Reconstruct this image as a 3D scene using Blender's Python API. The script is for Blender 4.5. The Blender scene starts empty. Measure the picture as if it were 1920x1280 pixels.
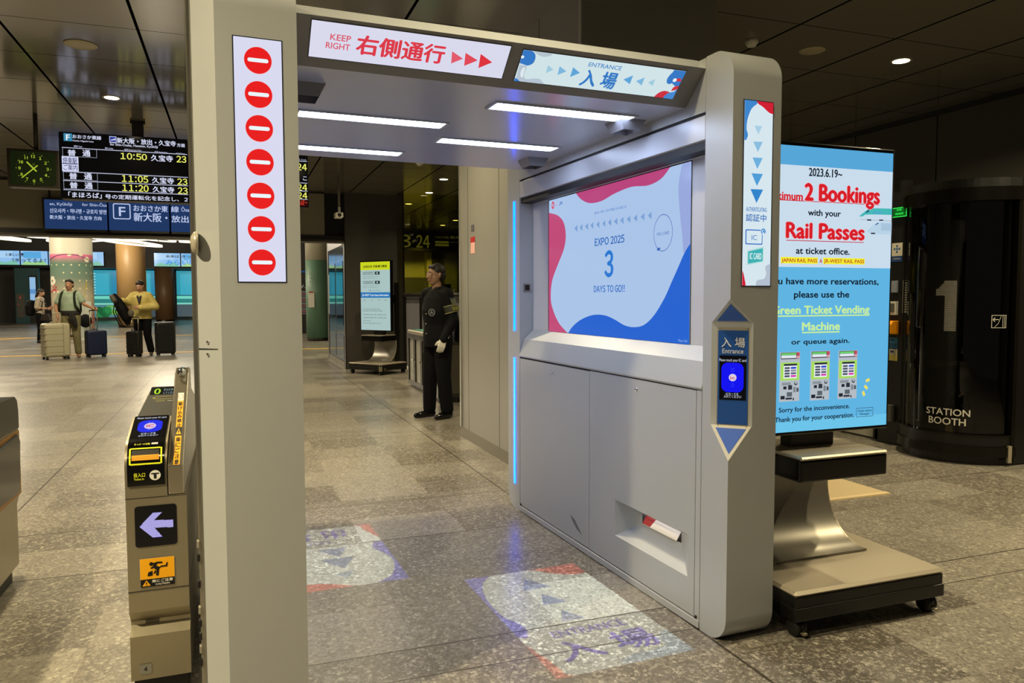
import bpy, bmesh, math, random
from mathutils import Vector, Matrix, geometry
random.seed(7)
PI = math.pi
SC = bpy.context.scene
COL = SC.collection

# ------------------------------------------------------------------ colours and materials
def lin(c):
    c = c.lstrip('#')
    out = []
    for i in (0, 2, 4):
        v = int(c[i:i+2], 16) / 255
        out.append(v / 12.92 if v <= .04045 else ((v + .055) / 1.055) ** 2.4)
    return tuple(out) + (1,)
MATS = {}
def mat(name, col='#808080', rough=.5, metal=0., emit=None, es=1., spec=.5, trans=0., alpha=1., coat=0.):
    if name in MATS: return MATS[name]
    m = bpy.data.materials.new(name); m.use_nodes = True
    b = m.node_tree.nodes['Principled BSDF']
    b.inputs['Base Color'].default_value = lin(col) if isinstance(col, str) else col
    b.inputs['Roughness'].default_value = rough
    b.inputs['Metallic'].default_value = metal
    b.inputs['Specular IOR Level'].default_value = spec
    b.inputs['Transmission Weight'].default_value = trans
    b.inputs['Alpha'].default_value = alpha
    b.inputs['Coat Weight'].default_value = coat
    if emit:
        b.inputs['Emission Color'].default_value = lin(emit)
        b.inputs['Emission Strength'].default_value = es
    MATS[name] = m
    return m
def glow(c, es=1.):            # one colour of a lit display behind its glass
    return mat('lit_%s_%s' % (c.strip('#'), es), '#020202', .12, 0, c, es, .35)
def ink(c):                    # one printed colour
    return mat('print_' + c.strip('#'), c, .55, 0, None, 1, .3)
def nodes(m):
    return m.node_tree.nodes, m.node_tree.links, m.node_tree.nodes['Principled BSDF']

# ------------------------------------------------------------------ scene graph
OFF = {}
def tag(o, label=None, cat=None, group=None, kind=None):
    if label: o['label'] = label
    if cat: o['category'] = cat
    if group: o['group'] = group
    if kind: o['kind'] = kind
    return o
def thing(name, label, cat, loc=(0, 0, 0), rz=0., group=None, origin=None):
    """Empty at a thing's base.  Parts are modelled in the thing's own frame; `origin` is subtracted from them."""
    o = bpy.data.objects.new(name, None); COL.objects.link(o)
    o.location = loc; o.rotation_euler = (0, 0, rz); o.empty_display_size = .1
    tag(o, label, cat, group)
    OFF[o.name] = Vector(origin) if origin is not None else Vector((0, 0, 0))
    return o
def world_thing(name, label, cat, loc, group=None):   # parts given in world coordinates
    return thing(name, label, cat, loc, 0, group, loc)
def copy_tree(o, parent=None):
    c = o.copy(); COL.objects.link(c)
    if parent is not None:
        c.parent = parent
    for ch in list(o.children): copy_tree(ch, c)
    return c

class MB:
    """collects faces with materials, then becomes ONE mesh object"""
    def __init__(s): s.v = []; s.f = []; s.mi = []; s.ms = []; s.sm = []
    def m(s, mt):
        if mt not in s.ms: s.ms.append(mt)
        return s.ms.index(mt)
    def add(s, vs, fs, mt, smooth=False):
        o = len(s.v); s.v += [tuple(v) for v in vs]; k = s.m(mt)
        for f in fs: s.f.append([o + i for i in f]); s.mi.append(k); s.sm.append(smooth)
        return s
    def box(s, x0, x1, y0, y1, z0, z1, mt):
        vs = [(x, y, z) for z in (z0, z1) for y in (y0, y1) for x in (x0, x1)]
        return s.add(vs, [(0, 2, 3, 1), (4, 5, 7, 6), (0, 1, 5, 4), (2, 6, 7, 3), (0, 4, 6, 2), (1, 3, 7, 5)], mt)
    def prism(s, pts, axis, a0, a1, mt, smooth=False):
        """polygon pts in the two other axes (order x,y,z without `axis`) swept a0..a1"""
        def P(p, a):
            return {'x': (a, p[0], p[1]), 'y': (p[0], a, p[1]), 'z': (p[0], p[1], a)}[axis]
        n = len(pts)
        s.add([P(p, a0) for p in pts] + [P(p, a1) for p in pts],
              [(i, (i+1) % n, n+(i+1) % n, n+i) for i in range(n)], mt, smooth)
        tri = geometry.tessellate_polygon([[Vector((p[0], p[1], 0)) for p in pts]])
        s.add([P(p, a0) for p in pts], tri, mt); s.add([P(p, a1) for p in pts], tri, mt)
        return s
    def rings(s, rs, mt, closed=True, caps=True, smooth=True):
        n = len(rs[0]); vs = [p for r in rs for p in r]; fs = []
        for i in range(len(rs)-1):
            for j in range(n if closed else n-1):
                fs.append((i*n+j, i*n+(j+1) % n, (i+1)*n+(j+1) % n, (i+1)*n+j))
        s.add(vs, fs, mt, smooth)
        if caps:
            s.add(rs[0], [tuple(range(n))[::-1]], mt); s.add(rs[-1], [tuple(range(n))], mt)
        return s
    def tube(s, pts, r, mt, n=10, caps=True, smooth=True):
        pts = [Vector(p) for p in pts]; rr = r if isinstance(r, (list, tuple)) else [r]*len(pts); rs = []
        up = None
        for i, p in enumerate(pts):
            d = (pts[min(i+1, len(pts)-1)] - pts[max(i-1, 0)]).normalized()
            if up is None: up = Vector((0, 0, 1)) if abs(d.z) < .9 else Vector((1, 0, 0))
            a = d.cross(up).normalized(); b = d.cross(a).normalized(); up = a.cross(d)
            rs.append([p + a*rr[i]*math.cos(t) + b*rr[i]*math.sin(t) for t in [2*PI*k/n for k in range(n)]])
        return s.rings(rs, mt, True, caps, smooth)
    def lathe(s, prof, c, mt, n=32, axis='z', smooth=True, a0=0, a1=2*PI):
        full = abs(a1-a0-2*PI) < 1e-6; k = n if full else n+1; rs = []
        for r, h in prof:
            ring = []
            for i in range(k):
                t = a0+(a1-a0)*i/n; u, w = r*math.cos(t), r*math.sin(t)
                ring.append({'z': (c[0]+u, c[1]+w, c[2]+h), 'y': (c[0]+u, c[1]+h, c[2]+w), 'x': (c[0]+h, c[1]+u, c[2]+w)}[axis])
            rs.append(ring)
        return s.rings(rs, mt, full, full, smooth)
    def ball(s, c, r, mt, n=14, m=9):
        r = r if isinstance(r, (tuple, list)) else (r, r, r); rs = []
        for i in range(m+1):
            t = PI*(i/m) if 0 < i < m else (.02 if i == 0 else PI-.02)
            rs.append([(c[0]+r[0]*math.sin(t)*math.cos(2*PI*j/n), c[1]+r[1]*math.sin(t)*math.sin(2*PI*j/n), c[2]-r[2]*math.cos(t)) for j in range(n)])
        return s.rings(rs, mt)
    def build(s, name, parent=None, bevel=0., label=None, seg=2, origin=None):
        me = bpy.data.meshes.new(name)
        off = origin if origin is not None else Vector((0, 0, 0))
        q = parent
        while q is not None:
            if q.name in OFF: off = OFF[q.name]; break
            q = q.parent
        off = Vector(off)
        me.from_pydata([tuple(Vector(v)-off) for v in s.v], [], s.f)
        for mt in s.ms: me.materials.append(mt)
        me.polygons.foreach_set('material_index', s.mi); me.polygons.foreach_set('use_smooth', s.sm)
        bm = bmesh.new(); bm.from_mesh(me)
        if bevel or s.__class__ is MB:
            bmesh.ops.remove_doubles(bm, verts=bm.verts, dist=1e-5)
        if s.__class__ is MB: bmesh.ops.recalc_face_normals(bm, faces=bm.faces)
        bm.to_mesh(me); bm.free(); me.update()
        o = bpy.data.objects.new(name, me); COL.objects.link(o)
        if parent is not None: o.parent = parent
        else: o.location = off
        if bevel:
            md = o.modifiers.new('bevel', 'BEVEL'); md.width = bevel; md.segments = seg; md.limit_method = 'ANGLE'; md.angle_limit = .7
            md.harden_normals = False
        if label: o['label'] = label
        return o
def struct(mb, name, **k):
    o = mb.build(name, **k); o['kind'] = 'structure'; return o
def box(name, x0, x1, y0, y1, z0, z1, mt, parent=None, bevel=0., label=None):
    return MB().box(x0, x1, y0, y1, z0, z1, mt).build(name, parent, bevel, label)

# ------------------------------------------------------------------ flat graphics (screens, prints)
GC = {}
def glyphs(txt, space=1.):
    k = (txt, space)
    if k in GC: return GC[k]
    cu = bpy.data.curves.new('t', 'FONT'); cu.body = txt; cu.resolution_u = 3; cu.space_character = space
    o = bpy.data.objects.new('t', cu); me = o.to_mesh()
    vs = [(v.co.x, v.co.y) for v in me.vertices]; fs = [tuple(p.vertices) for p in me.polygons]
    o.to_mesh_clear(); bpy.data.objects.remove(o); bpy.data.curves.remove(cu)
    GC[k] = (vs, fs); return GC[k]
class Board(MB):
    """drawing in a plane: origin O, right U, up V, towards the viewer N; every layer lies a hair above the last"""
    def __init__(s, O, U, V, N, paint=glow, step=.0004):
        super().__init__(); s.O, s.U, s.V, s.N = Vector(O), Vector(U).normalized(), Vector(V).normalized(), Vector(N).normalized()
        s.paint = paint; s.step = step; s.clip = None; s.sh = None
    def P(s, u, v, l): return s.O + s.U*u + s.V*v + s.N*(l*s.step)
    def flat(s, pts, fs, c, l):
        mt = s.paint(c) if isinstance(c, str) else c
        s.add([s.P(u, v, l) for u, v in pts], fs, mt)
        return s
    def poly(s, pts, c, l=1):
        if s.clip:
            x0, y0, x1, y1 = s.clip; pts = [(min(max(u, x0), x1), min(max(v, y0), y1)) for u, v in pts]
        q = []
        for p in pts:
            if not q or (abs(p[0]-q[-1][0])+abs(p[1]-q[-1][1])) > 1e-6: q.append(p)
        tri = geometry.tessellate_polygon([[Vector((u, v, 0)) for u, v in q]])
        return s.flat(q, tri, c, l)
    def rect(s, u0, v0, u1, v1, c, l=1): return s.flat([(u0, v0), (u1, v0), (u1, v1), (u0, v1)], [(0, 1, 2, 3)], c, l)
    def rrect(s, u0, v0, u1, v1, r, c, l=1):
        pts = []
        for cx, cy, a in ((u1-r, v1-r, 0), (u0+r, v1-r, 90), (u0+r, v0+r, 180), (u1-r, v0+r, 270)):
            for k in range(6): t = math.radians(a+18*k); pts.append((cx+r*math.cos(t), cy+r*math.sin(t)))
        return s.poly(pts, c, l)
    def frame(s, u0, v0, u1, v1, w, c, l=1):
        s.rect(u0, v0, u1, v0+w, c, l); s.rect(u0, v1-w, u1, v1, c, l); s.rect(u0, v0+w, u0+w, v1-w, c, l); return s.rect(u1-w, v0+w, u1, v1-w, c, l)
    def circ(s, u, v, r, c, l=1, n=32, r2=None):
        ry = r2 or r
        return s.flat([(u+r*math.cos(2*PI*k/n), v+ry*math.sin(2*PI*k/n)) for k in range(n)], [tuple(range(n))], c, l)
    def ring(s, u, v, r, w, c, l=1, n=36, ry=None):
        ry = ry or r; o = [(u+r*math.cos(2*PI*k/n), v+ry*math.sin(2*PI*k/n)) for k in range(n)]
        i = [(u+(r-w)*math.cos(2*PI*k/n), v+(ry-w)*math.sin(2*PI*k/n)) for k in range(n)]
        return s.flat(o+i, [(k, (k+1) % n, n+(k+1) % n, n+k) for k in range(n)], c, l)
    def line(s, u0, v0, u1, v1, w, c, l=1):
        d = Vector((u1-u0, v1-v0)).normalized(); n = Vector((-d.y, d.x))*w/2
        return s.flat([(u0+n.x, v0+n.y), (u1+n.x, v1+n.y), (u1-n.x, v1-n.y), (u0-n.x, v0-n.y)], [(0, 1, 2, 3)], c, l)
    def blob(s, pts, c, l=1, k=6):
        """smooth closed outline; points marked with a third value are corners"""
        n = len(pts); out = []
        for i in range(n):
            p0, p1, p2, p3 = pts[i-1], pts[i], pts[(i+1) % n], pts[(i+2) % n]
            if len(p1) > 2 and len(p2) > 2: out.append(p1[:2]); continue
            if len(p1) > 2: p0 = p1
            if len(p2) > 2: p3 = p2
            for j in range(k):
                t = j/k
                out.append(tuple(.5*(2*p1[a]+(p2[a]-p0[a])*t+(2*p0[a]-5*p1[a]+4*p2[a]-p3[a])*t*t+(3*p1[a]-p0[a]-3*p2[a]+p3[a])*t**3) for a in (0, 1)))
        return s.poly(out, c, l)
    def label(s, txt, u, v, h, c, l=3, bold=.02):
        """centred on (u,v), natural proportions, height h"""
        vs, fs = glyphs(txt, 1.); xs = [p[0] for p in vs]; ys = [p[1] for p in vs]; k = h/(max(ys)-min(ys)); w = (max(xs)-min(xs))*k
        return s.text(txt, u-w/2, v-h/2, u+w/2, v+h/2, c, l, bold)
    def num(s, txt, u0, v0, u1, v1, c, l=3, bold=.03, space=.62):
        """plain sans capitals and digits, set from the full-width forms"""
        vs, fs, pen = [], [], 0.
        for ch in txt:
            if ch == ' ': pen += .30; continue
            gv, gf = glyphs(chr(ord(ch)+0xFEE0)); a = min(p[0] for p in gv); b = max(p[0] for p in gv); o = len(vs)
            pad = .14 if ch in '1:!' else .085
            vs += [(p[0]-a+pen+(pad-.085), p[1]) for p in gv]; fs += [tuple(o+i for i in f) for f in gf]; pen += b-a+pad*2-.085+(.04 if pad > .1 else 0)
        key = ('#num', txt); GC[(key, 1.)] = (vs, fs)
        return s.text(key, u0, v0, u1, v1, c, l, bold)
    def text(s, txt, u0, v0, u1, v1, c, l=3, bold=.012, flip=False, space=1.):
        """left baseline (u0,v0) to right cap height (u1,v1)"""
        vs, fs = glyphs(txt, space)
        if not vs: return s
        xs = [p[0] for p in vs]; ys = [p[1] for p in vs]; x0, x1 = min(xs), max(xs)
        if isinstance(txt, tuple) or any(ord(ch) > 0x2E00 for ch in txt): y0, y1 = min(ys), max(ys)
        else: y0, y1 = 0, .70
        q = [(u0+(x-x0)/(x1-x0)*(u1-u0), v0+(y-y0)/(y1-y0)*(v1-v0)) for x, y in vs]
        if flip: q = [(u0+u1-u, v0+v1-v) for u, v in q]
        e = bold*(v1-v0)
        if bold < .008: return s.flat(q, fs, c, l)
        for k, (a, b) in enumerate(((e, 0), (-e, 0), (0, e*.7), (0, -e*.7))): s.flat([(u+a, v+b) for u, v in q], fs, c, l+.2*k)
        return s

# ------------------------------------------------------------------ materials of the place
def mathn(N, L, op, a, b=None, c=None):
    n = N.new('ShaderNodeMath'); n.operation = op
    for i, x in enumerate((a, b, c)):
        if x is None: continue
        if isinstance(x, (int, float)): n.inputs[i].default_value = x
        else: L.new(x, n.inputs[i])
    return n.outputs[0]
def mixc(N, L, f, a, b, mode='MIX'):
    n = N.new('ShaderNodeMix'); n.data_type = 'RGBA'; n.blend_type = mode
    for i, x in ((0, f), (6, a), (7, b)):
        if isinstance(x, (int, float)): n.inputs[i].default_value = x
        elif isinstance(x, tuple): n.inputs[i].default_value = x
        else: L.new(x, n.inputs[i])
    return n.outputs[2]
def floor_material():
    m = mat('terrazzo_floor', '#776e5e', .3); N, L, b = nodes(m)
    tc = N.new('ShaderNodeNewGeometry'); sx = N.new('ShaderNodeSeparateXYZ'); L.new(tc.outputs['Position'], sx.inputs[0])
    X, Y = sx.outputs[0], sx.outputs[1]
    fx = mathn(N, L, 'DIVIDE', mathn(N, L, 'ADD', X, 60-.64), .6)
    fy = mathn(N, L, 'DIVIDE', mathn(N, L, 'ADD', Y, 45-2.80), .45)
    ix, iy = mathn(N, L, 'FLOOR', fx), mathn(N, L, 'FLOOR', fy)
    cmb = N.new('ShaderNodeCombineXYZ'); L.new(ix, cmb.inputs[0]); L.new(iy, cmb.inputs[1])
    wn = N.new('ShaderNodeTexWhiteNoise'); wn.noise_dimensions = '2D'; L.new(cmb.outputs[0], wn.inputs['Vector'])
    def edge(f, w):
        fr = mathn(N, L, 'FRACT', f); return mathn(N, L, 'LESS_THAN', mathn(N, L, 'MINIMUM', fr, mathn(N, L, 'SUBTRACT', 1, fr)), w)
    jn = mathn(N, L, 'MAXIMUM', edge(fx, .0022), edge(fy, .0028))
    def bar(c, at, w): return mathn(N, L, 'LESS_THAN', mathn(N, L, 'ABSOLUTE', mathn(N, L, 'SUBTRACT', c, at)), w)
    ex = bar(X, -1.315, .006)
    for s in (bar(Y, 2.80, .0045), bar(Y, 2.575, .0035), bar(Y, 4.14, .0045), bar(Y, 4.93, .005), bar(Y, 7.45, .006), bar(X, 1.745, .006)): ex = mathn(N, L, 'MAXIMUM', ex, s)
    base = mixc(N, L, wn.outputs[0], lin('#5a544c'), lin('#8b857b'))
    # stone chips at two sizes
    def chips(scale, rnd):
        v = N.new('ShaderNodeTexVoronoi'); v.inputs['Scale'].default_value = scale; v.inputs['Randomness'].default_value = rnd
        nz = N.new('ShaderNodeTexNoise'); nz.inputs['Scale'].default_value = scale*1.6; nz.inputs['Detail'].default_value = 1
        mx = N.new('ShaderNodeMix'); mx.data_type = 'VECTOR'; mx.inputs[0].default_value = .025
        L.new(tc.outputs['Position'], mx.inputs[4]); L.new(nz.outputs['Color'], mx.inputs[5]); L.new(tc.outputs['Position'], nz.inputs['Vector'])
        L.new(mx.outputs[1], v.inputs['Vector']); return v
    v1 = chips(60, 1); s1 = N.new('ShaderNodeSeparateColor'); L.new(v1.outputs['Color'], s1.inputs[0])
    v2 = chips(105, 1); s2 = N.new('ShaderNodeSeparateColor'); L.new(v2.outputs['Color'], s2.inputs[0])
    c2 = mixc(N, L, mathn(N, L, 'MULTIPLY', mathn(N, L, 'GREATER_THAN', s2.outputs[0], .72), .55), base, lin('#a39d92'))
    c2 = mixc(N, L, mathn(N, L, 'MULTIPLY', mathn(N, L, 'LESS_THAN', s2.outputs[1], .28), .5), c2, lin('#48433c'))
    on1 = mathn(N, L, 'MULTIPLY', mathn(N, L, 'GREATER_THAN', s1.outputs[0], .80), mathn(N, L, 'LESS_THAN', v1.outputs['Distance'], .52))
    tone = mixc(N, L, s1.outputs[1], lin('#97917f'), lin('#c9c4b4'))
    c3 = mixc(N, L, mathn(N, L, 'MULTIPLY', on1, .52), c2, tone)
    c4 = mixc(N, L, mathn(N, L, 'MULTIPLY', jn, .45), c3, lin('#5d5547'))
    c5 = mixc(N, L, mathn(N, L, 'MULTIPLY', ex, .85), c4, lin('#2a241d'))
    L.new(c5, b.inputs['Base Color'])
    nz = N.new('ShaderNodeTexNoise'); nz.inputs['Scale'].default_value = 9; L.new(tc.outputs['Position'], nz.inputs['Vector'])
    L.new(mathn(N, L, 'ADD', mathn(N, L, 'MULTIPLY', nz.outputs['Fac'], .14), .24), b.inputs['Roughness'])
    b.inputs['Specular IOR Level'].default_value = .45
    return m
def panel_material(name, col, rough, px, py, offx, offy, wx, wy, axes='XY', joint='#050505', metal=0., spec=.5):
    """metal panels divided by joints, measured in metres"""
    m = mat(name, col, rough, metal, spec=spec); N, L, b = nodes(m)
    g = N.new('ShaderNodeNewGeometry'); sx = N.new('ShaderNodeSeparateXYZ'); L.new(g.outputs['Position'], sx.inputs[0])
    j = None
    for ax, p, o, w in ((axes[0], px, offx, wx), (axes[1], py, offy, wy)):
        if not p: continue
        d = mathn(N, L, 'PINGPONG', mathn(N, L, 'SUBTRACT', sx.outputs['XYZ'.index(ax)], o), p/2)
        k = mathn(N, L, 'LESS_THAN', d, w) if True else None
        j = k if j is None else mathn(N, L, 'MAXIMUM', j, k)
    L.new(mixc(N, L, j, lin(col), lin(joint)), b.inputs['Base Color'])
    L.new(mathn(N, L, 'MULTIPLY', mathn(N, L, 'SUBTRACT', 1, j), spec), b.inputs['Specular IOR Level'])
    return m
def brushed(name, col, rough, scale=(2, 2, 60), metal=.9, amt=.12):
    m = mat(name, col, rough, metal); N, L, b = nodes(m)
    g = N.new('ShaderNodeTexCoord'); mp = N.new('ShaderNodeMapping'); mp.inputs['Scale'].default_value = scale
    nz = N.new('ShaderNodeTexNoise'); nz.inputs['Scale'].default_value = 5; nz.inputs['Detail'].default_value = 4
    L.new(g.outputs['Object'], mp.inputs[0]); L.new(mp.outputs[0], nz.inputs['Vector'])
    L.new(mathn(N, L, 'ADD', mathn(N, L, 'MULTIPLY', nz.outputs['Fac'], amt), rough-amt/2), b.inputs['Roughness'])
    return m
def speck(name, c1, c2, scale, rough=.8, metal=0.):
    m = mat(name, c1, rough, metal); N, L, b = nodes(m)
    g = N.new('ShaderNodeTexCoord'); nz = N.new('ShaderNodeTexNoise'); nz.inputs['Scale'].default_value = scale; nz.inputs['Detail'].default_value = 6
    L.new(g.outputs['Object'], nz.inputs['Vector'])
    r = N.new('ShaderNodeValToRGB'); r.color_ramp.elements[0].position = .35; r.color_ramp.elements[1].position = .65
    r.color_ramp.elements[0].color = lin(c1); r.color_ramp.elements[1].color = lin(c2)
    L.new(nz.outputs['Fac'], r.inputs[0]); L.new(r.outputs[0], b.inputs['Base Color'])
    return m
def wood(name, c1, c2):
    m = mat(name, c1, .45); N, L, b = nodes(m)
    g = N.new('ShaderNodeTexCoord'); mp = N.new('ShaderNodeMapping'); mp.inputs['Scale'].default_value = (9, 9, .7)
    nz = N.new('ShaderNodeTexNoise'); nz.inputs['Scale'].default_value = 4; nz.inputs['Detail'].default_value = 5
    L.new(g.outputs['Object'], mp.inputs[0]); L.new(mp.outputs[0], nz.inputs['Vector'])
    L.new(mixc(N, L, nz.outputs['Fac'], lin(c1), lin(c2)), b.inputs['Base Color'])
    return m
M_floor = floor_material()
M_ceil = panel_material('ceiling_panels', '#6a665c', .13, .895, .865, -.61, 4.5, .011, .0045, 'XY', '#040404', 0, .62)
M_dark = panel_material('dark_wall_panels', '#46423b', .42, 1.12, 0, 4.93, 0, .006, 0, 'YZ')
M_column = panel_material('column_panels', '#8d8b84', .38, .875, 0, 5.915, 0, .005, 0, 'YZ', '#141210', .35)
M_block = mat('charcoal_panel', '#47443e', .45)
M_head = mat('beige_bulkhead', '#8b8474', .5)
M_black = mat('black_matt', '#0a0a0a', .5)
M_gloss = mat('black_gloss', '#060606', .12)
M_silver = brushed('silver_paint', '#afb2b4', .38, (3, 3, 3), .2, .05)
M_silver2 = brushed('silver_paint_ceiling', '#b6b8c8', .22, (3, 3, 3), .2, .04)
M_seam = mat('seam_shadow', '#17171a', .6)
M_steel = brushed('brushed_steel', '#a39a84', .34, (8, 8, 1), .8, .06)
M_chrome = mat('chrome', '#d8d8d8', .06, 1)
M_dsteel = mat('dark_bronze_steel', '#2c2722', .3, .7)
M_alu = mat('aluminium_plate', '#b6ab98', .38, .5)
M_rubber = mat('rubber', '#0c0c0c', .7)
M_white = mat('white_plastic', '#dcd9cf', .45)
M_lamp = mat('lamp_lens', '#ffffff', .4, 0, '#fff0cf', 9)
M_lamp2 = mat('tube_diffuser', '#ffffff', .4, 0, '#cadcff', 25)
M_cyan = mat('cyan_led', '#001018', .2, 0, '#0041ff', 15)
M_glass = mat('clear_glass', '#ffffff', .02, 0, None, 1, .5, 1)

# ================================================================== the walk-through ticket gate
GX0, GY0 = 1.063, 3.42
GR = math.radians(2.2)
def gw(x, y, z=0):                 # gate frame -> world
    return (x*math.cos(GR)-y*math.sin(GR), x*math.sin(GR)+y*math.cos(GR), z)
gate = thing('walk_through_ticket_gate', 'big silver walk-through ticket gate with lit signs and a countdown screen, filling the middle',
             'ticket gate', gw(GX0, GY0), GR, origin=(GX0, GY0, 0))
YF, YB, YM0, YM1, ZT = 2.325, 4.55, 2.492, 4.357, 2.282
XL0, XL1, XR0, XR1 = .055, .28, 1.846, 2.072
def post_profile(front):
    r = .105; pts = []
    if front:
        for k in range(9): t = math.radians(180+90*k/8); pts.append((YF+r+r*math.cos(t), r+r*math.sin(t)))
        pts = pts+[(YM0-.002, 0), (YM0-.002, ZT)]
        for k in range(11): t = math.radians(90+90*k/10); pts.append((YF+r+r*math.cos(t), ZT-r+r*math.sin(t)))
    else:
        for k in range(11): t = math.radians(90-90*k/10); pts.append((YB-r+r*math.cos(t), ZT-r+r*math.sin(t)))
        for k in range(9): t = math.radians(-90*k/8); pts.append((YB-r+r*math.cos(t), r+r*math.sin(t)))
        pts = pts+[(YM1+.002, 0), (YM1+.002, ZT)]
    return pts
def smooth_by_angle(o, a=35):
    for p in o.data.polygons: p.use_smooth = True
    bm = bmesh.new(); bm.from_mesh(o.data)
    for e in bm.edges: e.smooth = (len(e.link_faces) == 2 and e.calc_face_angle(9) < math.radians(a))
    bm.to_mesh(o.data); bm.free(); return o
# ---- right front post with the faceted card-reader corner cut out of it
post = MB().prism(post_profile(True), 'x', XR0, XR1, M_silver).build('front_post', gate)
def hull_cutter(pts):
    bm = bmesh.new()
    for p in pts: bm.verts.new(Vector(p)-Vector((GX0, GY0, 0)))
    bmesh.ops.convex_hull(bm, input=bm.verts)
    me = bpy.data.meshes.new('cut'); bm.to_mesh(me); bm.free()
    o = bpy.data.objects.new('cut', me); COL.objects.link(o); return o
a, e = .11, .02; zt, zs, zb, zc = 1.342, 1.250, .850, .723
k = (2*e)/a
out = .03/.0778
cut = hull_cutter([(XR0+a+e, YF-e, zs), (XR0-e, YF+a+e, zs), (XR0+a+e, YF-e, zb), (XR0-e, YF+a+e, zb),
                   (XR0-e*1.06, YF-e*1.06, zt+.092*out), (XR0-e*1.06, YF-e*1.06, zc-.127*out)])
cut.parent = gate
md = post.modifiers.new('b', 'BOOLEAN'); md.operation = 'DIFFERENCE'; md.object = cut; md.solver = 'EXACT'
bpy.context.view_layer.update()
dg = bpy.context.evaluated_depsgraph_get()
nm = bpy.data.meshes.new_from_object(post.evaluated_get(dg)); post.modifiers.clear(); post.data = nm
bpy.data.objects.remove(cut)
smooth_by_angle(post)
# reader: blue plate with black touch screen, trim triangles
CH = (XR0+a/2, YF+a/2, 0); CU = (.7071, -.7071, 0); CN = (-.7071, -.7071, 0)
M_icblue = mat('reader_blue', '#1d4f9e', .3)
rd = Board(CH, CU, (0, 0, 1), CN, ink)
u0, v0, u1, v1 = -0.0526,0.8546,0.0610,1.2202
rd.step = .001
rd.rect(u0-.004, v0-.014, u1+.004, v1+.012, '#9c988c', 1)
rd.rect(u0, v0, u1, v1, M_icblue, 3)
for uu in (u0+.004, u1-.004):
    for vv in (v0-.008, v1+.006): rd.circ(uu, vv, .0025, '#6d6a62', 4, 8)
rd.build('card_reader', gate)
reader = bpy.data.objects['card_reader']
t = Board(CH, CU, (0, 0, 1), CN, ink)
t.step = .001
t.text('入 場', -0.0394,1.1553,0.0478,1.1928, '#d9dde6', 5)
t.text('Entrance', -0.0359,1.1317,0.0427,1.1501, '#d9dde6', 5, .01)
t.build('lettering', reader)
t = Board(CH, CU, (0, 0, 1), CN); t.step = .001
x0, y0, x1, y1 = -0.0458,0.9505,0.0541,1.1231
t.rect(x0, y0, x1, y1, '#050508', 5)
cx, cy = 0.0043,1.0380
t.rrect(-0.0382,0.9809,0.0451,1.0955, .024, '#1010f0', 6)
t.circ(cx, cy, .0145, '#c8b8d8', 7); t.circ(cx, cy, .0135, '#d9cfe6', 7.5)
t.text('ic', cx-.008, cy-.006, cx+.009, cy+.006, '#d02038', 9, .03)
for sg in (1, -1):
    for q in (0, .009):
        yy = cy+sg*(.024+q)
        t.line(cx-.007, yy+sg*.004, cx, yy-sg*.002, .0012, '#3c50ff', 8); t.line(cx+.007, yy+sg*.004, cx, yy-sg*.002, .0012, '#3c50ff', 8)
t.text('Please touch your IC card', -0.0467,1.1004,0.0543,1.1111, '#b8bcc8', 7, .01)
t.text('ICカードを', -0.0198,0.9695,0.0268,0.9789, '#b8bcc8', 7); t.text('ふれてください', -0.0287,0.9585,0.0375,0.9700, '#b8bcc8', 7)
t.build('touch_screen', reader)
# triangular inlays above and below, lying on the two sloping facets
M_inlay = mat('inlay_blue', '#2158b8', .35)
def facet_inlay(apex, s1, s2, name, frame=True):
    A, S, R = Vector(apex), Vector(s1), Vector(s2); n = (S-A).cross(R-A).normalized()
    if n.dot(Vector((-1, -1, 0))) < 0: n = -n
    c = (A+S+R)/3; b = MB()
    if frame: b.add([p+n*.0012 for p in (A+(c-A)*.02, S+(c-S)*.02, R+(c-R)*.02)], [(0, 1, 2)], mat('inlay_border', '#c9c4b4', .4))
    b.add([p+n*.0024 for p in (A+(c-A)*.30, S+(c-S)*.26, R+(c-R)*.26)], [(0, 1, 2)], M_inlay)
    b.build(name, reader)
facet_inlay((XR0, YF, zt), (XR0+a, YF, zs), (XR0, YF+a, zs), 'triangle_inlay', False)
facet_inlay((XR0, YF, zc), (XR0+a, YF, zb), (XR0, YF+a, zb), 'triangle_inlay')

# ---- right front post display
d = Board((0, YF, 0), (1, 0, 0), (0, 0, 1), (0, -1, 0)); d.step = .0008
dx0, dz0, dx1, dz1 = 1.897, 1.392, 2.030, 2.083
d.rect(dx0-.004, dz0-.004, dx1+.004, dz1+.003, '#08080a', 1)
d.rect(dx0, dz0, dx1, dz1, '#d6e6ee', 2)
d.clip = (dx0, dz0, dx1, dz1)
d.blob([(1.8962,2.0833)+(0,), (1.9566,2.0891)+(0,)]+[(1.9550,2.0742),(1.9293,2.0533),(1.9114,2.0149),(1.9066,1.9776),(1.9135,1.9560),(1.9056,1.9362)]+[(1.8945,1.9353)+(0,)], '#3d86cc', 3)
d.blob([(1.9491,2.0884)+(0,), (2.0370,2.0968)+(0,), (2.0335,2.0404)+(0,)]+[(2.0095,2.0457),(1.9807,2.0639),(1.9588,2.0738)], '#d11f33', 4)
d.blob([(1.8907,1.4516)+(0,)]+[(1.9002,1.4442),(1.9082,1.4179),(1.9125,1.3907)]+[(1.8920,1.3838)+(0,)], '#d11f33', 3)
d.blob([(2.0317,1.4763)+(0,)]+[(2.0059,1.4644),(2.0103,1.4377),(1.9992,1.4185),(1.9688,1.4122),(1.9615,1.3954)]+[(1.9712,1.3840)+(0,), (2.0337,1.3842)+(0,)], '#b4c0cf', 3)
d.clip = None
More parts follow.
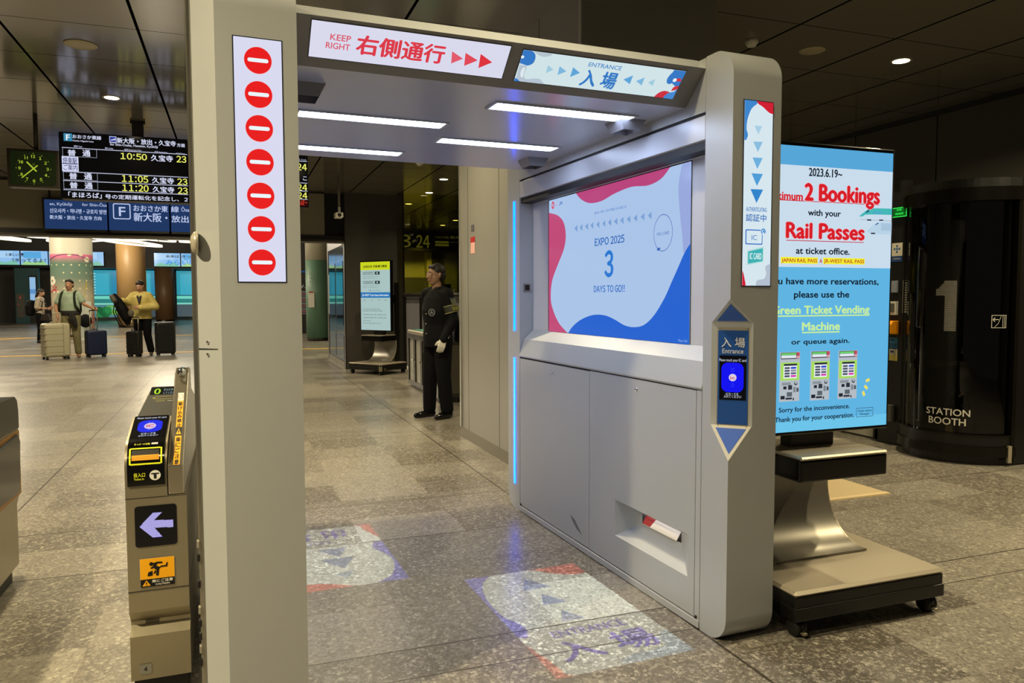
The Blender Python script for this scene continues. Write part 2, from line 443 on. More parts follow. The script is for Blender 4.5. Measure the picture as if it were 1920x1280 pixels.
for pts, c in (([(1.9427,1.9916),(1.9793,1.9924),(1.9612,1.9597)], '#a8cfe4'), ([(1.9383,1.9320),(1.9825,1.9338),(1.9606,1.8949)], '#88bde0'), ([(1.9357,1.8731),(1.9838,1.8741),(1.9591,1.8313)], '#6cb0de'),
               ([(1.9322,1.8140),(1.9860,1.8142),(1.9586,1.7677)], '#4f9cd8'), ([(1.9287,1.7549),(1.9882,1.7557),(1.9580,1.7039)], '#2f84cc')): d.poly(pts, c, 4)
d.text('AUTHENTICATING', 1.9098,1.6718,2.0068,1.6879, '#3f7fc0', 4, .02)
d.text('認証中', 1.9096,1.6344,2.0055,1.6621, '#2a6cb8', 4, .02)
ax0, ay0, ax1, ay1 = 1.9085,1.5474,1.9895,1.6040
d.rrect(ax0, ay0, ax1, ay1, .005, '#2a6fc4', 4); d.rrect(ax0+.004, ay0+.004, ax1-.004, ay1-.004, .004, '#d6e6ee', 5)
d.text('IC', 1.9363,1.5647,1.9605,1.5834, '#3f7fc0', 6, .01)
hx, hy = 1.9906,1.5980
d.circ(hx, hy, .0125, '#d6e6ee', 6); d.ring(hx, hy, .011, .0045, '#2f84cc', 7); d.rect(hx-.004, hy-.012, hx+.004, hy-.004, '#d6e6ee', 8); d.circ(hx, hy-.0005, .0042, '#2f84cc', 9)
q = [(1.9174,1.5236),(1.9956,1.5404),(1.9950,1.4826),(1.9175,1.4693)]
d.poly(q, '#b0dcd8', 4); cxx = sum(p[0] for p in q)/4; cyy = sum(p[1] for p in q)/4
d.poly([(cxx+(x-cxx)*.88, cyy+(y-cyy)*.84) for x, y in q], '#3cb0b4', 5)
d.text('IC CARD', 1.9293,1.4921,1.9847,1.5159, '#eefafa', 6, .01)
d.build('status_display', post)

# ---- left front post
lpost = MB().prism(post_profile(True), 'x', XL0, XL1, M_silver).build('front_post', gate); smooth_by_angle(lpost)
d = Board((0, YF, 0), (1, 0, 0), (0, 0, 1), (0, -1, 0)); d.step = .0008
d.rect(.102, 1.394, .239, 2.093, '#101014', 1); d.rect(.105, 1.397, .236, 2.090, '#d9daf0', 2)
c0 = (0.1693,2.0285); c6 = (0.1684,1.4527)
for i in range(7):
    cz = c0[1]+(c6[1]-c0[1])*i/6; cx = .1705
    d.circ(cx, cz, .0385, '#f6b8bc', 3, 40); d.circ(cx, cz, .0375, '#e81f1f', 4, 40); d.rrect(cx-.0285, cz-.0055, cx+.0285, cz+.0055, .0054, '#eaf6fa', 5)
d.build('no_entry_display', lpost)
flank = MB().prism([(XL0, YF+.004), (-.006, YF+.062), (-.006, YM0), (XL0, YM0)], 'z', 0, ZT-.02, M_silver)
fo = flank.build('flank_panel', gate)
s = MB(); s.prism([(XL0+.001, YF-.0005+.004), (-.0067, YF+.0605), (-.0067, YF+.0615), (XL0+.001, YF+.006)], 'z', 1.200, 1.2035, M_seam)
s.build('seam', fo)
for zz in (1.222, 1.186):
    MB().lathe([(.001, -.003), (.0045, -.002), (.0045, .004)], (.018, YF+.036, zz), M_chrome, 10, 'y').build('screw', fo)
ch = MB(); ch.box(-.021, -.006, YF+.075, YF+.12, .02, 2.24, mat('channel_grey', '#9a968c', .15, .8)).build('edge_channel', gate, .003)
ech = [o for o in gate.children if o.name.startswith('edge_channel')][0]
for i, zz in enumerate((.62, .58, .50, .42, .38, .34, .30, .26)):
    MB().box(-.026, -.018, YF+.070, YF+.09, zz-.012, zz+.010, M_black if i % 3 else mat('clip_grey', '#8c8678', .5)).build('clip', ech, .002)
MB().lathe([(.001, -.014), (.018, -.012), (.030, -.004), (.034, .004), (.030, .008)], (-.008, YF+.040, 1.5082), mat('mirror_cream', '#b9b2a0', .25, .3), 24, 'x').build('round_mirror', ech)

# ---- side walls (the right one is seen; the left one mirrors it)
def X(x, side): return x if side > 0 else XL1-(x-XR0)
def yprism(prof, side, y0, y1, mt, name, parent, bevel=0):
    return MB().prism([(X(x, side), z) for x, z in prof], 'y', y0, y1, mt).build(name, parent, bevel)
def bx(x0, x1, y0, y1, z0, z1, side, mt, name, parent, bevel=0):
    a, b = sorted((X(x0, side), X(x1, side))); return box(name, a, b, y0, y1, z0, z1, mt, parent, bevel)
walls = {}
for side in (1, -1):
    wall = bx(1.952, 2.07, YM0, YM1, .0, ZT, side, M_silver, 'side_wall', gate); walls[side] = wall
    for ya, yb, za, zb_ in ((3.2, YM1, .03, .975), (YM0, 2.55, .03, .975), (2.55, 3.2, .03, .17), (2.55, 3.2, .39, .975)):
        bx(1.856, 1.952, ya, yb, za, zb_, side, M_seam, 'inner_frame', wall)
    bx(1.856, 1.952, YM0, YM1, 1.93, ZT-.004, side, M_seam, 'inner_frame', wall)
    bx(1.840, 1.95, YM0, YM1, .004, .034, side, M_silver, 'base_rail', wall, .002)
    bx(1.846, 1.90, YM0+.002, YM0+.034, .034, .974, side, M_silver, 'edge_strip', wall)
    bx(1.846, 1.90, 3.438, YM1-.003, .040, .968, side, M_silver, 'access_panel', wall, .0015)
    # near panel with its leaflet slot
    y0, y1, z0, z1, hy0, hy1, hz0, hz1 = YM0+.038, 3.434, .040, .972, 2.575, 3.172, .190, .367
    g = MB(); xx = X(1.846, side); xi = X(1.932, side); sy0, sy1, sz0, sz1 = 2.742, 3.060, .270, .318
    V = [(xx, y0, z0), (xx, y1, z0), (xx, y1, z1), (xx, y0, z1), (xx, hy0, hz0), (xx, hy1, hz0), (xx, hy1, hz1), (xx, hy0, hz1),
         (xi, sy0, sz0), (xi, sy1, sz0), (xi, sy1, sz1), (xi, sy0, sz1)]
    g.add(V, [(0, 1, 5, 4), (1, 2, 6, 5), (2, 3, 7, 6), (3, 0, 4, 7), (4, 5, 9, 8), (5, 6, 10, 9), (6, 7, 11, 10), (7, 4, 8, 11)], M_silver)
    xe = X(1.853, side)
    g.add([(xx, y0, z0), (xx, y1, z0), (xx, y1, z1), (xx, y0, z1), (xe, y0, z0), (xe, y1, z0), (xe, y1, z1), (xe, y0, z1)],
          [(0, 1, 5, 4), (1, 2, 6, 5), (2, 3, 7, 6), (3, 0, 4, 7)], M_silver)
    np_ = g.build('leaflet_panel', wall)
    for q, (ly, lz) in enumerate(((3.894, .924), (2.985, .923))):
        MB().lathe([(.001, .004), (.004, .004), (.005, -.003), (.009, -.004), (.0115, -.001), (.012, .003)], (X(1.846, side), ly, lz), M_chrome, 16, 'x').build('lock', wall)
    MB().lathe([(.001, -.003), (.006, -.002), (.007, .004)], (X(1.840, side), YM0+.02, .045), M_black, 10, 'x').build('bolt', wall)
    MB().lathe([(.001, -.003), (.006, -.002), (.007, .004)], (X(1.840, side), YM1-.02, .045), M_black, 10, 'x').build('bolt', wall)
    # sill, screen bay, fascia
    yprism([(1.954, 1.147), (1.938, 1.147), (1.876, 1.089), (1.841, .985), (1.846, .977), (1.954, .977)], side, YM0, YM1, M_silver, 'sill', wall, .002)
    bx(1.937, 1.954, YM0, YM1, 1.147, 1.93, side, mat('bay_paint', '#c2c3c8', .4, .1), 'screen_bay', wall)
    yprism([(1.846, 1.966), (1.846, 2.060), (1.954, 2.060), (1.954, 1.926), (1.938, 1.926)], side, YM0, YM1, mat('fascia_paint', '#b9bac0', .33, .15), 'fascia', wall, .0015)
    bx(1.846, 1.90, YM0, YM1, 2.073, ZT-.003, side, M_silver, 'top_strip', wall)
    # far post with its two blue light bars
    fp = MB().prism(post_profile(False), 'x', *sorted((X(XR0, side), X(XR1-.002, side))), M_silver).build('rear_post', gate); smooth_by_angle(fp)
    for z0, z1 in ((.157, .967), (1.137, 1.95)):
        bx(1.8425, 1.85, 4.430, 4.452, z0, z1, side, M_cyan, 'light_bar', fp)
    bx(1.846, 1.86, 4.352, 4.358, .98, 1.96, side, mat('jamb_paint', '#a19c8c', .4), 'jamb', fp) if False else None
    bx(1.872, 1.918, 4.3555-.004, 4.360, 1.385, 1.435, side, mat('sensor_frame', '#8c8a86', .4, .5), 'sensor_frame', fp)
    bx(1.880, 1.910, 4.3505, 4.356, 1.393, 1.427, side, M_gloss, 'sensor', fp)
wall = walls[1]
# the scuff on the far access panel
sc = MB(); sp = [(-3.655, .165), (-3.60, .150), (-3.545, .112), (-3.51, .088), (-3.575, .105), (-3.62, .13)]
sc.add([(1.8455, -u, z) for u, z in sp], [tuple(range(6))], mat('scuff', '#6a6a6c', .5)); sc.build('scuff_mark', wall)

# ---- big screen on the right wall: countdown picture
d = Board((1.936, 0, 0), (0, -1, 0), (0, 0, 1), (-1, 0, 0)); d.step = .0008
sx0, sz0, sx1, sz1 = -4.117, 1.146, -2.704, 1.922
d.rect(sx0-.012, sz0, sx1+.004, sz1+.004, '#0a0a12', 1); d.rect(sx0, sz0, sx1, sz1, '#a9c4e8', 2)
d.clip = (sx0, sz0, sx1, sz1)
def K(p): return [tuple(q)+(0,) for q in p]
d.blob(K([(-3.7826,1.9541)])+[(-3.7663,1.9228),(-3.7027,1.8806),(-3.6071,1.8499),(-3.4800,1.8456),(-3.3438,1.8669),(-3.1854,1.8787),(-3.0384,1.8659),(-2.9288,1.8815),(-2.8538,1.9252)]+K([(-2.8262,1.9424)]), '#b8447c', 3)
d.blob(K([(-4.1537,1.8551)])+[(-4.1022,1.8478),(-3.9934,1.8223),(-3.9170,1.7740),(-3.8910,1.6964),(-3.9164,1.6224),(-3.9926,1.5400),(-4.0715,1.4448),(-4.0898,1.3462),(-4.0596,1.2771),(-3.9804,1.2005),(-3.8568,1.1397)]+K([(-3.8609,1.1187),(-4.1530,1.1044)]), '#c04a78', 3)
d.blob(K([(-3.8651,1.1184)])+[(-3.8568,1.1454),(-3.7987,1.1873),(-3.6984,1.2274),(-3.5650,1.2548),(-3.4392,1.2557),(-3.3368,1.2368),(-3.2390,1.2106),(-3.1459,1.2049),(-3.0574,1.2206),(-2.9732,1.2694),(-2.8933,1.3460),(-2.8423,1.4123),(-2.7928,1.4767),(-2.7448,1.5393),(-2.6977,1.5789)]+K([(-2.6626,1.5765),(-2.6535,1.1140)]), '#2262cf', 3)
d.blob(K([(-2.6812,1.9323)])+[(-2.7545,1.9291),(-2.7853,1.8786),(-2.7951,1.8085),(-2.7807,1.6993),(-2.7632,1.6119),(-2.7471,1.5358)]+K([(-2.6859,1.5781)]), '#98a8dc', 2.5)
d.clip = None
for i in range(13):
    t_ = i/12; us = [390, 458, 528, 597, 672, 750, 822, 900, 980, 1065, 1152, 1243, 1335][i]
    pass
tris = [[(-3.7853,1.7305),(-3.7479,1.7486),(-3.7467,1.7081)],[(-3.7219,1.7306),(-3.6882,1.7471),(-3.6870,1.7083)],[(-3.6584,1.7302),(-3.6230,1.7462),(-3.6218,1.7080)],[(-3.5975,1.7311),(-3.5648,1.7458),(-3.5637,1.7098)],[(-3.5332,1.7300),(-3.4998,1.7447),(-3.4987,1.7088)],[(-3.4683,1.7286),(-3.4368,1.7436),(-3.4356,1.7086)],[(-3.4101,1.7293),(-3.3763,1.7441),(-3.3751,1.7085)],[(-3.3489,1.7287),(-3.3153,1.7441),(-3.3141,1.7082)],[(-3.2879,1.7280),(-3.2560,1.7432),(-3.2549,1.7071)],[(-3.2250,1.7274),(-3.1927,1.7423),(-3.1916,1.7078)],[(-3.1627,1.7270),(-3.1307,1.7423),(-3.1295,1.7073)],[(-3.0995,1.7271),(-3.0672,1.7420),(-3.0660,1.7076)],[(-3.0377,1.7268),(-3.0064,1.7422),(-3.0052,1.7072)]]
for q in tris: d.poly(q, '#7aa0d4', 3)
d.num('2025/04/10 (THU) 10:38:12', -3.5566,1.7831,-3.2306,1.7979, '#4a78c0', 3, .012)
d.num('EXPO 2025', -3.5461,1.6181,-3.2477,1.6563, '#2a66b8', 3, .035)
d.num('3', -3.4377,1.4541,-3.3573,1.5845, '#2277d0', 3, .045)
d.num('DAYS TO GO!!', -3.5550,1.3752,-3.2415,1.4099, '#2f6cc0', 3, .035)
bu, bv = -2.9115,1.6379; b0 = [(-2.9888,1.6440),(-2.8372,1.6320)]
d.ring(bu, bv, (b0[1][0]-b0[0][0])/2, .003, '#3a62b4', 3, 40, .083)
d.poly([(-2.9561,1.5735),(-2.9277,1.5718),(-2.9396,1.5605),(-2.9586,1.5600)], '#3a62b4', 3)
d.num('WELCOME!', -2.9611,1.6282,-2.8618,1.6421, '#3a62b4', 3, .006)
ru, rv = -4.0609,1.8893
for i in range(9):
    t_ = 2*PI*i/9; d.circ(ru+.0125*math.cos(t_), rv+.017*math.sin(t_), .0065, '#d83a5c', 3, 10)
d.text('EXPO', -4.0361,1.8990,-3.9959,1.9021, '#d86a90', 3, .004); d.text('2025', -4.0360,1.8816,-3.9958,1.8887, '#d86a90', 3, .004)
d.text('JR', -3.9760,1.8817,-3.9303,1.8983, '#3a6cc0', 3, .03)
d.text('©Expo 2025', -2.7845,1.1550,-2.7160,1.1651, '#8fb4e8', 4, .003)
d.build('countdown_screen', wall)

# ---- header with the two lit signs
hp = [(YM0+.052, ZT), (YM0, 2.238), (2.626, 2.116), (4.250, 2.116), (YM1, 2.238), (YM1, ZT)]
M_header = mat('header_paint', '#7f7d7c', .42, .2)
header = MB().prism(hp, 'x', XL1, XR0, M_silver2).build('header', gate)
# sloping faces get the matt paint
hm = header.data; hm.materials.append(M_header); hm.materials.append(M_silver)
for p in hm.polygons:
    if abs(p.normal.z) < .95 and p.normal.z < -.3: p.material_index = 1
    elif p.normal.y < -.3: p.material_index = 2
HO, HV, HN = (0, 2.626, 2.116), (0, -.134, .122), (0, -.122, -.134)
def hsign(name, c0, c1, bg):
    d = Board(HO, (1, 0, 0), HV, HN); d.step = .0008
    d.rect(c0[0]-.003, c0[1]-.003, c1[0]+.003, c1[1]+.003, '#0c0c10', 1); d.rect(c0[0], c0[1], c1[0], c1[1], bg, 2); return d
d = hsign('', (.349, 0.0381), (1.030, 0.1659), '#d8d8ec')
R_ = '#da3546'
d.text('KEEP', 0.4116,0.1065,0.4774,0.1280, '#d84c5e', 3, .018); d.text('RIGHT', 0.4002,0.0762,0.4777,0.0977, '#d84c5e', 3, .018)
d.text('右側通行', 0.4987,0.0681,0.7993,0.1362, R_, 3, .035)
for q, c in (([(0.8233,0.1197),(0.8302,0.0737),(0.8682,0.0973)], '#e0586a'), ([(0.8719,0.1204),(0.8788,0.0706),(0.9226,0.0977)], '#e04656'), ([(0.9269,0.1236),(0.9327,0.0689),(0.9773,0.0971)], '#dd2f3c')): d.poly(q, c, 3)
d.build('keep_right_sign', header)
d = hsign('', (1.079, 0.0358), (1.764, 0.1596), '#cfe2e6')
d.clip = (1.079, 0.0358, 1.764, 0.1596)
d.blob(K([(1.0776,0.1654)])+[(1.1003,0.1621),(1.1214,0.1541),(1.1316,0.1381),(1.1320,0.1181),(1.1234,0.1068),(1.1094,0.1015),(1.0920,0.1053)]+K([(1.0741,0.1080)]), '#2f76c4', 3)
d.blob([(1.1060,0.1594),(1.1438,0.1630),(1.1901,0.1573),(1.1789,0.1468),(1.1603,0.1434),(1.1392,0.1476),(1.1184,0.1586)], '#b4c2cc', 3)
d.blob(K([(1.0811,0.1014)])+[(1.1061,0.0996),(1.1116,0.0901),(1.1093,0.0744),(1.1125,0.0567),(1.1253,0.0479),(1.1509,0.0537),(1.1732,0.0548),(1.1891,0.0452),(1.1902,0.0347)]+K([(1.0846,0.0272)]), '#b4c2d0', 3)
d.blob(K([(1.0861,0.0221)])+[(1.0760,0.0470),(1.0863,0.0457),(1.0981,0.0393)]+K([(1.1037,0.0295)]), '#2f76c4', 4)
d.circ(1.0828,0.1326, .006, '#dce8ee', 4)
d.blob([(1.0943,0.0828),(1.1006,0.0938),(1.1059,0.0894),(1.1063,0.0715),(1.1085,0.0536),(1.1006,0.0553),(1.0942,0.0674)], '#dce8ee', 4)
d.blob(K([(1.6726,0.1669)])+[(1.6857,0.1578),(1.6961,0.1455),(1.7178,0.1455),(1.7272,0.1603)]+K([(1.7272,0.1712)]), '#cc2c3c', 3)
d.blob(K([(1.7058,0.1685)])+[(1.7084,0.1525),(1.7016,0.1380),(1.6975,0.1181),(1.7045,0.1023),(1.7164,0.0981),(1.7286,0.1024),(1.7451,0.0931),(1.7630,0.0924),(1.7655,0.1097)]+K([(1.7902,0.1183),(1.7676,0.1709)]), '#2f76c4', 3.5)
d.blob([(1.7354,0.1228),(1.7530,0.1277),(1.7622,0.1160),(1.7406,0.1151)], '#cc2c3c', 4)
d.circ(1.7321,0.1179, .008, '#eef6fa', 4.5)
d.blob(K([(1.7397,0.0697)])+[(1.7410,0.0841),(1.7506,0.0938),(1.7685,0.0931)]+K([(1.7811,0.0803)]), '#cc2c3c', 4.2)
d.blob(K([(1.6750,0.0249)])+[(1.6820,0.0458),(1.6972,0.0619),(1.7177,0.0672),(1.7453,0.0589)]+K([(1.7735,0.0273)]), '#cc2c3c', 3.2)
d.blob(K([(1.7205,0.0272)])+[(1.7205,0.0445),(1.7329,0.0603),(1.7522,0.0683),(1.7673,0.0787)]+K([(1.7974,0.0271)]), '#3f86d0', 4.4)
d.clip = None
d.text('ENTRANCE', 1.3470,0.1295,1.4857,0.1462, '#3c84c8', 4, .02); d.text('入 場', 1.3388,0.0483,1.4854,0.1164, '#2a78c4', 4, .035)
for q, c in (([(1.1895,0.1138),(1.1909,0.0811),(1.2162,0.0982)], '#9cc8dc'), ([(1.2354,0.1151),(1.2393,0.0793),(1.2692,0.0982)], '#7ab4dc'), ([(1.2895,0.1179),(1.2915,0.0773),(1.3248,0.0989)], '#5aa2d8'),
             ([(1.5458,0.1158),(1.5478,0.0778),(1.5127,0.0944)], '#5aa2d8'), ([(1.5982,0.1131),(1.6006,0.0786),(1.5681,0.0940)], '#7ab4dc'), ([(1.6465,0.1119),(1.6484,0.0815),(1.6220,0.0951)], '#9cc8dc')): d.poly(q, c, 4)
d.build('entrance_sign', header)
# recessed tube lights, staggered
for x0, x1, y in ((.395, 1.018, 3.278), (1.098, 1.722, 2.862), (1.093, 1.710, 3.577), (.380, 1.004, 4.000)):
    f = MB()
    for a0, a1, b0, b1 in ((x0-.012, x1+.012, y-.060, y-.050), (x0-.012, x1+.012, y+.050, y+.060), (x0-.012, x0, y-.05, y+.05), (x1, x1+.012, y-.05, y+.05)):
        f.box(a0, a1, b0, b1, 2.1095, 2.117, M_silver)
    fr = f.build('ceiling_light', header)
    MB().prism([(y-.049, 2.1155), (y-.03, 2.111), (y+.03, 2.111), (y+.049, 2.1155)], 'x', x0+.001, x1-.001, M_lamp2).build('diffuser', fr)
# ---- projectors that throw the lane pictures on the floor (slide in front of a small lamp)
def film(c):
    n = 'film_' + c.strip('#')
    if n in MATS: return MATS[n]
    m = bpy.data.materials.new(n); m.use_nodes = True; N = m.node_tree.nodes; N.remove(N['Principled BSDF'])
    t = N.new('ShaderNodeBsdfTransparent'); t.inputs[0].default_value = lin(c); m.node_tree.links.new(t.outputs[0], N['Material Output'].inputs[0])
    MATS[n] = m; return m
def projector(px, py, draw, power, col=(.84, 1, .98)):
    h = MB(); k = .045
    rim = [(px-.062, py-.072), (px+.062, py-.072), (px+.062, py+.072), (px-.062, py+.072)]
    low = [(px-.040, py-.055), (px+.040, py-.055), (px+.040, py+.055), (px-.040, py+.055)]
    h.add([(x, y, 2.1165) for x, y in rim]+[(x, y, 2.1165-k) for x, y in low], [(0, 1, 5, 4), (1, 2, 6, 5), (2, 3, 7, 6), (3, 0, 4, 7)], mat('hood_grey', '#77757a', .45))
    hd = h.build('projector_hood', header)
    if not draw: return
    S = Vector((px, py, 2.112)); zz = S.z-.012; t_ = (S.z-zz)/S.z
    b = Board((S.x-S.x*t_, S.y-S.y*t_, zz), (1, 0, 0), (0, 1, 0), (0, 0, -1), film, 0)
    b.step = .000004; b.SC = t_
    P0 = b.P
    b.P = lambda u, v, l: b.O+b.U*(u*t_)+b.V*(v*t_)+b.N*(l*b.step)
    rc = draw(b)
    # opaque mount round the slide: only the picture gets through
    x0, y0, x1, y1 = rc
    for r in ((x0-2.6, y0-2.6, x1+2.6, y0), (x0-2.6, y1, x1+2.6, y1+2.6), (x0-2.6, y0, x0, y1), (x1, y0, x1+2.6, y1)):
        b.rect(*r, M_black, 0)
    b.build('slide', hd)
    L = bpy.data.lights.new('projector_lamp', 'SPOT'); L.energy = power; L.color = col; L.shadow_soft_size = 0.0; L.spot_size = 1.6; L.spot_blend = .1
    lo = bpy.data.objects.new('projector_lamp', L); COL.objects.link(lo); lo.parent = header
    lo.location = S-Vector((GX0, GY0, 0))
    c = Vector(((rc[0]+rc[2])/2, (rc[1]+rc[3])/2, 0)); lo.rotation_euler = (c-S).to_track_quat('-Z', 'Y').to_euler()
RED, BLU, LB = '#ff4630', '#6468ff', '#7898d8'
def entrance(b):
    r = (1.136, 2.350, 1.722, 3.374); b.clip = r
    b.blob(K([(1.0, 3.42), (1.30, 3.42)])+[(1.3402,3.3856),(1.2661,3.3696),(1.2034,3.2904),(1.1689,3.1909),(1.1511,3.0650),(1.1537,2.9160),(1.1882,2.8320),(1.1968,2.7616),(1.1850,2.7234),(1.1537,2.6945)]+K([(1.0, 2.82)]), BLU, 1)
    b.blob(K([(1.28, 3.42), (1.80, 3.42), (1.80, 3.29)])+[(1.6840,3.2321),(1.5729,3.2818),(1.5092,3.3467),(1.4621,3.3729)], RED, 2)
    b.blob(K([(1.0, 2.3), (1.0, 2.80)])+[(1.1324,2.6343),(1.1525,2.5560),(1.1685,2.4933),(1.1769,2.4182),(1.1976,2.3547)]+K([(1.36, 2.3)]), RED, 2)
    b.blob(K([(1.8, 2.3)])+[(1.4239,2.3596),(1.4819,2.4091),(1.5897,2.4121),(1.6554,2.4441),(1.6466,2.4991)]+K([(1.8, 2.6)]), '#c8e0ff', 1)
    b.clip = None
    for q, c in (([(1.3446,3.1396),(1.4051,3.2807),(1.4867,3.1369)], LB), ([(1.3577,2.9532),(1.4090,3.0767),(1.4797,2.9535)], LB), ([(1.3605,2.7714),(1.4136,2.8798),(1.4747,2.7701)], LB)): b.poly(q, c, 3)
    b.text('ENTRANCE', 1.270, 2.645, 1.600, 2.703, BLU, 3, .02); b.text('入 場', 1.225, 2.445, 1.645, 2.605, '#7c78ff', 3, .035)
    return r
def leave(b):
    r = (.300, 3.500, .903, 4.450); b.clip = r
    b.blob(K([(.95, 4.2), (.95, 3.45), (.70, 3.45)])+[(0.7620,3.5107),(0.8281,3.5686),(0.8729,3.6787),(0.8906,3.8088),(0.8678,3.9091),(0.8348,3.9983),(0.8446,4.0723),(0.8897,4.1137),(0.9248,4.1071)], BLU, 1)
    b.blob(K([(.66, 4.5)])+[(0.8307,4.4338),(0.8512,4.3434),(0.9039,4.1781)]+K([(.95, 4.2), (.95, 4.5)]), RED, 2)
    b.blob(K([(.2, 3.68)])+[(0.4221,3.6027),(0.5042,3.5830),(0.6326,3.5059)]+K([(.72, 3.4), (.2, 3.4)]), RED, 2)
    b.clip = None
    for q, c in (([(0.5420,4.0718),(0.7029,4.0729),(0.6434,3.9267)], LB), ([(0.5366,3.9150),(0.7168,3.9103),(0.6372,3.7510)], LB), ([(0.5770,3.6894),(0.6792,3.7105),(0.6270,3.6156)], '#a8c8e8')): b.poly(q, c, 3)
    b.text('EXIT', .51, 4.165, .63, 4.215, BLU, 3, .02, True); b.text('出 場', .40, 4.25, .74, 4.40, '#7c78ff', 3, .035, True)
    return r
projector(1.745, 2.930, entrance, 320)
projector(1.735, 3.905, None, 0)
projector(.375, 2.880, None, 0)
projector(.375, 3.905, leave, 320)
# leaflet lying in the slot
lf = world_thing('leaflet', 'white leaflet with a red corner lying in the lit slot low in the gate wall', 'leaflet', gw(1.95, 2.9, .275))
lf.rotation_euler = (0, 0, GR); OFF[lf.name] = Vector((1.95, 2.9, .275))
box('slot_lamp', 1.935, 1.945, 2.72, 3.08, .352, .358, mat('slot_lamp', '#ffffff', .4, 0, '#fff2ea', 9), wall)
b = MB(); b.add([(1.922, 2.765, .273), (1.922, 3.045, .273), (1.951, 3.045, .318), (1.951, 2.765, .318)], [(0, 1, 2, 3)], mat('leaflet_paper', '#f2efe9', .6))
b.add([(1.9225, 2.98, .2746), (1.9225, 3.045, .2746), (1.9505, 3.045, .3186), (1.9505, 2.96, .3186)], [(0, 1, 2, 3)], mat('leaflet_red', '#b03a38', .6))
lfo = b.build('sheet', lf); sd = lfo.modifiers.new('s', 'SOLIDIFY'); sd.thickness = .001

# ================================================================== the setting
fl_ = MB(); fl_.box(-14, 13, -3, 56, -.05, 0, M_floor); struct(fl_, 'floor')
M_hallceil = mat('hall_ceiling', '#5a564e', .6)
w = MB(); w.box(7.0, 7.2, -3, 24, 0, 3.3, M_dark); struct(w, 'wall_right')
ce = MB(); ce.box(-14, 13, -3, 14.5, 3.3, 3.36, M_ceil); ce.box(1.97, 13, 14.5, 24, 3.3, 3.36, M_ceil); struct(ce, 'ceiling')
hc = MB(); hc.box(-14, 1.97, 14.5, 56, 5.2, 5.26, M_hallceil); struct(hc, 'ceiling_hall')
# shadow-gap trim along the right wall
struct(MB().box(6.97, 7.0, -3, 24, 3.25, 3.3, M_black), 'trim_1')
# square pier behind the gate
w = MB(); w.box(2.06, 3.05, 4.34, 7.04, .10, 3.3, M_column); struct(w, 'wall_pier')
w = MB(); w.box(2.055, 3.055, 4.335, 7.045, 0, .10, mat('plinth', '#6f6a5e', .4, .3)); w.box(2.064, 3.046, 4.344, 7.036, .094, .103, M_black); struct(w, 'baseboard_pier')
w = MB(); w.box(2.045, 2.06, 7.0, 7.04, .1, 3.3, mat('pier_edge', '#a9a79f', .3, .6)); w.box(2.05, 2.06, 4.335, 4.37, .1, 3.3, MATS['pier_edge']); struct(w, 'trim_2')
# charcoal block at the far right, its side carries the ticket machines
w = MB(); w.box(1.975, 3.09, 14.45, 14.50, 0, 3.3, M_block); w.box(2.10, 3.09, 14.5, 17.3, 0, 3.3, M_block)
w.box(1.975, 2.1, 14.5, 14.66, 0, 3.3, M_block); w.box(1.975, 2.1, 17.12, 17.3, 0, 3.3, M_block); w.box(1.975, 2.1, 14.66, 17.12, 2.36, 3.3, mat('steel_lintel', '#8f9096', .3, .6))
struct(w, 'wall_block')
struct(MB().box(1.965, 1.98, 14.44, 14.47, 0, 3.3, M_dsteel).box(3.08, 3.10, 14.42, 14.5, 0, 3.3, M_dsteel), 'trim_3')
# bulkhead over the opening to the hall
w = MB(); w.box(-14, 1.62, 14.5, 14.75, 2.50, 3.3, M_head); struct(w, 'wall_bulkhead')
w = MB(); w.box(-14, 1.975, 14.47, 14.9, 2.42, 2.50, M_black); w.box(-14, 1.975, 14.45, 14.9, 2.385, 2.42, mat('bronze_trim', '#4c463c', .4, .3))
w.box(1.62, 1.975, 14.6, 14.9, 2.4, 3.3, M_black); w.box(-14, 1.62, 14.49, 14.5, 3.27, 3.3, M_black); w.box(-2.83, -2.80, 14.49, 14.5, 2.5, 3.3, M_black); struct(w, 'trim_4')
struct(MB().box(-14, 1.975, 14.75, 14.9, 3.3, 5.2, M_head), 'wall_bulkhead_upper')
# hall beyond: back wall with windows, left wall
w = MB(); w.box(-14, 13, 52, 52.2, 0, 3.2, M_block); w.box(-14, -9.7, 51.3, 52, 0, 3.1, mat('dark_hall', '#3a3632', .6)); w.box(-14, 2, 49.6, 52.2, 3.1, 5.2, mat('hall_bulkhead', '#1d1c1b', .5))
w.box(-1.2, 13, 50, 50.2, 0, 5.2, mat('dark_hall', '#3a3632', .6)); struct(w, 'wall_back')
struct(MB().box(-14.1, -14, -3, 56, 0, 5.2, mat('hall_left', '#57524a', .6)), 'wall_left')
# shop front seen beside the green pillar
w = MB(); w.box(1.4, 5.0, 29.6, 29.8, 0, 3.4, mat('dark_shop', '#14120f', .5)); struct(w, 'wall_shop')
b = Board((0, 29.59, 0), (1, 0, 0), (0, 0, 1), (0, -1, 0)); b.step = .004
b.rect(2.1, 2.30, 2.75, 2.36, '#1c3f66', 1)
for i in range(12): b.rect(2.34, 1.55-i*.075, 2.66, 1.60-i*.075, ['#5a554c', '#6a3a34', '#4a463f'][i % 3], 1)
b.text('W.', 2.28, 1.72, 2.55, 1.84, '#8a8578', 1); b.build('menu_board')
tag(bpy.data.objects['menu_board'], 'dim menu board with a column of short lines beside the green pillar', 'sign')
